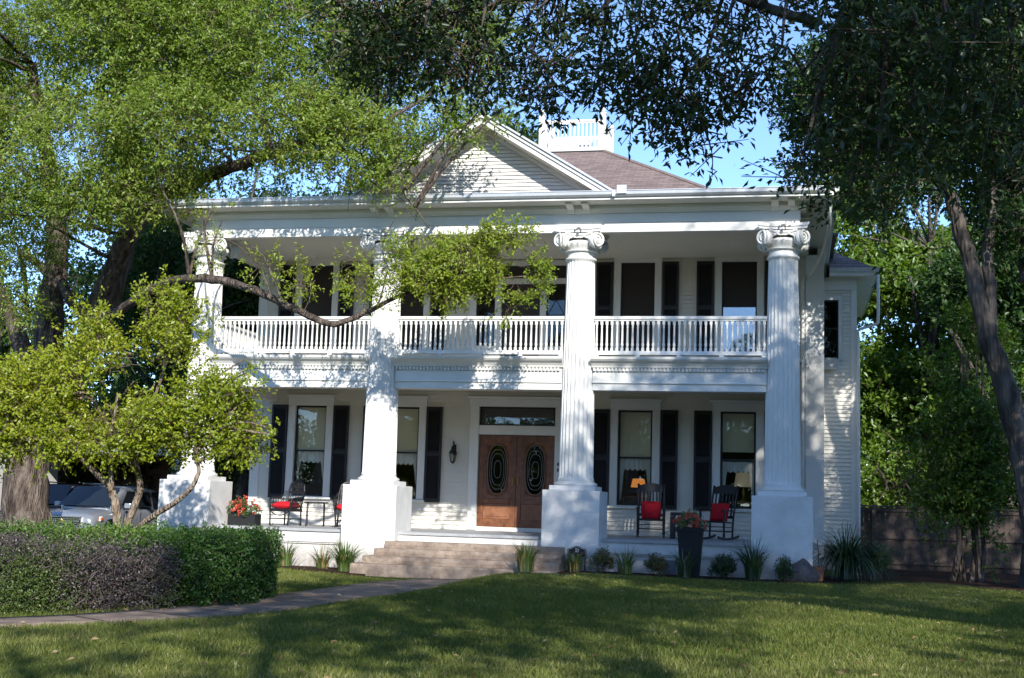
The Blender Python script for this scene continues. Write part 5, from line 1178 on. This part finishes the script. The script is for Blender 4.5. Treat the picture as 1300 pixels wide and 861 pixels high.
ells = [E3(520, 25, -16.6, 110, 40, .6, .6), E3(640, 25, -16.6, 110, 45, .7, .7), E3(780, 35, -16.6, 120, 66, .9, 1.2), E3(560, 30, -16.7, 130, 40, .6, .8), E3(720, 30, -16.7, 130, 50, .8, 1.0), E3(1000, 20, -16.9, 150, 60, 1.0, 1.2), E3(1150, 110, -16.2, 130, 60, .6, .5), E3(1060, 130, -16.4, 60, 80, .6, .6), E3(1270, 40, -16, 80, 90, 1.0, .6), E3(900, 60, -16.7, 95, 70, 1.0), E3(1050, 75, -16.8, 120, 100, 1.0, .75), E3(1180, 90, -16.8, 130, 110, 1.2, .65), E3(1300, 90, -17, 120, 150, 1.4, .8), E3(1030, 200, -16.7, 50, 60, .5, .6), E3(1120, 215, -16.8, 70, 50, .8, .7),
        (11.6, -16.6, 7.8, 2.2, 2.2, 1.7, .6), (11.5, -16, 10, 3.6, 3.2, 2.4, 1), (8, -22.5, 10, 2.2, 2.4, 1.2, .5), (14.5, -13.5, 10, 3.2, 3.0, 2.2, 1), (16.5, -21.5, 9, 3, 3, 2.2, .8), (10.5, -24.5, 8.2, 3, 2.6, 1.4, .9), (9.8, -14, 8.2, 1.8, 1.6, 1.4, .9), (12.5, -20, 11, 3, 3, 1.8, .8)]
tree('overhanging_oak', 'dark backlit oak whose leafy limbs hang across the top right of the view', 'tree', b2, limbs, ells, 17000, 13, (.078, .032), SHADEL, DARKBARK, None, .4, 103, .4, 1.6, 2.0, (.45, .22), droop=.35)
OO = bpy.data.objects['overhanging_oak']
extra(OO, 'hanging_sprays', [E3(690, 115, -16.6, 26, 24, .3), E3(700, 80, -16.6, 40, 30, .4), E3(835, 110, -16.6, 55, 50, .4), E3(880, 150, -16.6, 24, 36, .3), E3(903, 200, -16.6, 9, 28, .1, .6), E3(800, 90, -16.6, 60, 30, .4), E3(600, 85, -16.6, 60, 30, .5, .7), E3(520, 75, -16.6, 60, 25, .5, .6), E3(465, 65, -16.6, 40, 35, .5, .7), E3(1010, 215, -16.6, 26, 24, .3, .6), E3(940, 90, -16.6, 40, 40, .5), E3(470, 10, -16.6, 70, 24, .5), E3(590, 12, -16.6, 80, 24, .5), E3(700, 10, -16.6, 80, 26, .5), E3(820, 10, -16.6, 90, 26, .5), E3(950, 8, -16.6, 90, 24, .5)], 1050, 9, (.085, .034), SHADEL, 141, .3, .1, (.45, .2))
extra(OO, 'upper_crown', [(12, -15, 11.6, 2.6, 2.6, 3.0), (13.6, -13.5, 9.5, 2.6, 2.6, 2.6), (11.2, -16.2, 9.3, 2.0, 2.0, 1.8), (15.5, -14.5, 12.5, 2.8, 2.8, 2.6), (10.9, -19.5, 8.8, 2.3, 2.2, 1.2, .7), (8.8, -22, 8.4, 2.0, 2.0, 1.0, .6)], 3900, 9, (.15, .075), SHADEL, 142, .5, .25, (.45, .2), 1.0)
mbx = MB(); o_ = Vector(OO.location)
for k, (pts) in enumerate([[(760, 20), (735, 60), (700, 95), (690, 130)], [(860, 40), (870, 90), (885, 140), (903, 190), (904, 225)], [(800, 30), (810, 70), (830, 105)], [(600, 40), (600, 80), (590, 110)], [(900, 40), (940, 80), (960, 110)], [(1000, 60), (1040, 140), (1020, 210)], [(1160, 50), (1100, 130), (1050, 190), (1030, 230)], [(740, 70), (760, 95), (775, 110)], [(1040, 30), (980, 12), (900, -14), (800, -20), (700, -5), (600, 10), (500, 40), (440, 70)]]):
    limb(mbx, [Vector(at(px, py, -16.62)) for px, py in pts], .012 if k < 8 else .05, .004, 6, 5, .03, rr)
mbx.xf(Matrix.Translation(-o_)); mbx.build('branchlets', DARKBARK, OO, smooth=2, fixn=False)

# leaning tree at the right
YR = 1.0; R3 = lambda px, py, dy=0: at(px, py, YR+dy); bb = at(1318, 730, YR); b3 = (bb[0], YR, -.95)
limbs = [([b3, R3(1312, 650), R3(1295, 560), R3(1268, 470), R3(1248, 400), R3(1228, 320), R3(1205, 250), R3(1170, 190), R3(1120, 140, -.5), R3(1050, 110, -1)], .30, .06),
         ([R3(1256, 420), R3(1258, 370), R3(1254, 320), R3(1262, 250), R3(1240, 180), R3(1225, 90), R3(1230, 0)], .15, .05), ([R3(1305, 360, .6), R3(1300, 280, .6), R3(1285, 220, .6), R3(1268, 150, .5), R3(1262, 90, .4), R3(1280, -20, .4)], .2, .08), ([R3(1205, 250), R3(1180, 210), R3(1150, 175, .4), R3(1130, 120, .8)], .08, .03)]
ells = [E3(1080, 120, YR-1.5, 90, 60, 1.6), E3(1180, 90, YR-1, 110, 80, 2), E3(1290, 100, YR, 100, 100, 2), E3(1130, 230, YR-1, 60, 50, 1.2, .7), E3(1290, 260, YR+.5, 60, 70, 1.4, .7), E3(1210, 170, YR-.5, 80, 60, 1.4), E3(1250, -40, YR, 160, 90, 2.6), E3(1040, 205, YR-1.4, 40, 50, .8, .6)]
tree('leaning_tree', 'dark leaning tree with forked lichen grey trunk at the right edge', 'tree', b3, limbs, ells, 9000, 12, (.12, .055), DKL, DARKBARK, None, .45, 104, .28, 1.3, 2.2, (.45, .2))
# vine covered stump tree by the fence
bv = at(1226, 738, 2.4); b4 = (bv[0], 2.4, -.95); V3 = lambda px, py, dy=0: at(px, py, 2.4+dy)
limbs = [([V3(1212+7*k+rr.uniform(-4, 4), 742), V3(1214+6*k+rr.uniform(-6, 6), 690, rr.uniform(-.2, .2)), V3(1216+6*k+rr.uniform(-8, 8), 620, rr.uniform(-.2, .2)), V3(1218+6*k+rr.uniform(-10, 10), 540, rr.uniform(-.2, .2)), V3(1222+6*k+rr.uniform(-14, 14), 450, rr.uniform(-.2, .2))], rr.uniform(.03, .075), .02) for k in range(6)]
ells = [E3(1228, 600, 2.3, 34, 60, .5), E3(1215, 650, 2.2, 40, 40, .4, .7), E3(1255, 610, 2.3, 34, 40, .4, .8), E3(1190, 570, 2.2, 36, 40, .4, .6), E3(1240, 530, 2.3, 40, 40, .5), E3(1230, 450, 2.4, 50, 55, .6), E3(1180, 620, 2.0, 30, 18, .3, .4), E3(1245, 690, 2.2, 22, 30, .3, .5), E3(1265, 560, 2.2, 24, 24, .3, .5)]
tree('vine_thicket', 'cluster of slender stems wrapped in leafy vine before the wooden fence', 'shrub', b4, limbs, ells, 1900, 11, (.09, .05), BGL, OAKBARK, None, .4, 105, .25, 2.5, 2.2, (.45, .22), flare=False, branches=False)

# trees beyond the house and fence
def bgtree(name, label, x, y, h, rad, zc, lm, seed, n=2300, leaf=(.2, .1), trunk=.25, lean=0, k=10, group='trees beyond the house'):
    pr = random.Random(seed); base = (x, y, -1.1); top = Vector((x+lean, y, h*.75))
    limbs = [([base, (x+lean*.3+pr.uniform(-.2, .2), y, h*.25), (x+lean*.7, y, h*.5), tuple(top)], trunk, .06)]
    for j in range(4):
        a = pr.uniform(0, 2*PI); limbs.append(([(x+lean*.5, y, h*.35), (x+lean*.6+rad*.3*math.cos(a), y+rad*.3*math.sin(a), h*.5), (x+lean*.6+rad*.65*math.cos(a), y+rad*.65*math.sin(a), h*(.55+.2*pr.random()))], trunk*.5, .04))
    ells = []
    for j in range(12):
        a = pr.uniform(0, 2*PI); q = pr.random()**.5; zz = zc+(h-zc)*pr.random(); s = .36+.2*pr.random()
        sh = math.sqrt(max(.1, 1-((zz-zc)/(h-zc+.01)-.4)**2*1.6))
        ells.append((x+lean*.6+rad*.72*q*sh*math.cos(a), y+rad*.72*q*sh*math.sin(a), zz, rad*s, rad*s, rad*s*.75))
    return tree(name, label, 'tree', base, limbs, ells, n, k, leaf, lm, DARKBARK, group, .6, seed, .32, .9, 2.4, (.5, .2), twigfrac=.12)
bgtree('broadleaf_tree', 'bright green tree rising right behind the wing eave', 11.2, 17, 12.6, 3.8, 2.5, BGL, 201, 4600)
q = at(1115, 380, 19); bgtree('broadleaf_tree', 'sunlit pale green tree filling the view just right of the downspout', q[0], 19, 9.6, 2.9, 1.0, BGL, 214, 3600)
bgtree('broadleaf_tree', 'low bright green young tree just beyond the fence beside the house wall', 9.35, 13.5, 3.1, 1.25, .3, BGL, 202, 800, (.15, .08), .14, .6)
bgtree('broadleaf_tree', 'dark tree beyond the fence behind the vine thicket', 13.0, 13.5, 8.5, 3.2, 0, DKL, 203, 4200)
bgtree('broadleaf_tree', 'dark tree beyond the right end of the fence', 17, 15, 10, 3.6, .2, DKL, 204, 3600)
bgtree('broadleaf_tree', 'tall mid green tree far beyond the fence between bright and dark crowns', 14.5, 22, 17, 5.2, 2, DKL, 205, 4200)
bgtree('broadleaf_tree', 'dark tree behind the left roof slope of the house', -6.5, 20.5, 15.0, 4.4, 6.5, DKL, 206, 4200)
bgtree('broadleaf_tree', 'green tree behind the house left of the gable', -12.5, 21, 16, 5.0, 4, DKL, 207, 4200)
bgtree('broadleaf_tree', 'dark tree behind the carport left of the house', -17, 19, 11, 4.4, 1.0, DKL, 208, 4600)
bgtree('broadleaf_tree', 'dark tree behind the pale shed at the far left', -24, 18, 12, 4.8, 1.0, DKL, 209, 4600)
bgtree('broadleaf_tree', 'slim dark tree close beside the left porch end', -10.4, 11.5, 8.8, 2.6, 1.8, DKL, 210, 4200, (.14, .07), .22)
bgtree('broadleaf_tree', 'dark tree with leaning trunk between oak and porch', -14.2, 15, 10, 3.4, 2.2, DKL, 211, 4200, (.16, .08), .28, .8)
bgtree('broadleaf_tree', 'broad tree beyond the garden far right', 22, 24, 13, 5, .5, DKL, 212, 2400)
# far woods closing the horizon
def woods():
    rg = np.random.default_rng(9); ang = np.linspace(0, 2*PI, 150, endpoint=False); ells = []
    for a in ang:
        d = 62+rg.random()*16; ells.append((6+d*math.cos(a), -10+d*math.sin(a)*1.0, 3.2+rg.random()*1.5, 4.2, 4, (5.5 if math.sin(a) > -.2 else 3.2)+rg.random()*1.5))
    B, d = blobs(ells, 20000, rg, 3, .15, .4, 4); B = B[B[:, 2] > -1]; T = unit(rg.normal(size=B.shape)); P, D = sprays(B, T, 1.2, 6, rg, .9, 0, .3)
    o = leaves('far_woods', P, D, .75, .42, .5+.2*rg.normal(size=len(P)), DKL, None, .4, rg); tag(o, 'far woods closing the view behind the gardens', 'woods', kind='stuff')
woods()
# street trees behind the viewer (they shade the lawn and show in the glass)
bgtree('street_tree', 'shade tree across the lawn, left of the street side oak', 9.5, -34, 12.5, 4.6, 4.6, SHADEL, 221, 1000, (.2, .1), .35, 0, 10, 'street trees')
bgtree('street_tree', 'shade tree by the street behind the great right oak', 18.5, -29, 13, 5, 4, SHADEL, 222, 1000, (.2, .1), .35, 0, 10, 'street trees')
bgtree('street_tree', 'unseen tree added right of the front garden to shade the fence and wing', 17.2, -6.5, 12, 4.4, 2.6, SHADEL, 226, 1500, (.18, .09), .3, 0, 10, None)  # added out of view so its canopy darkens fence, wing and right lawn
bgtree('street_tree', 'far street tree facing the front doors', -6, -52, 12, 5.5, 2, DKL, 223, 1500, (.32, .16), .35, 0, 8, 'street trees')
bgtree('street_tree', 'far street tree facing the left windows', -18, -50, 11, 5.5, 2, DKL, 224, 1500, (.32, .16), .35, 0, 8, 'street trees')
bgtree('street_tree', 'far street tree facing the right windows', 5, -56, 12, 5.5, 2, DKL, 225, 1500, (.32, .16), .35, 0, 8, 'street trees')
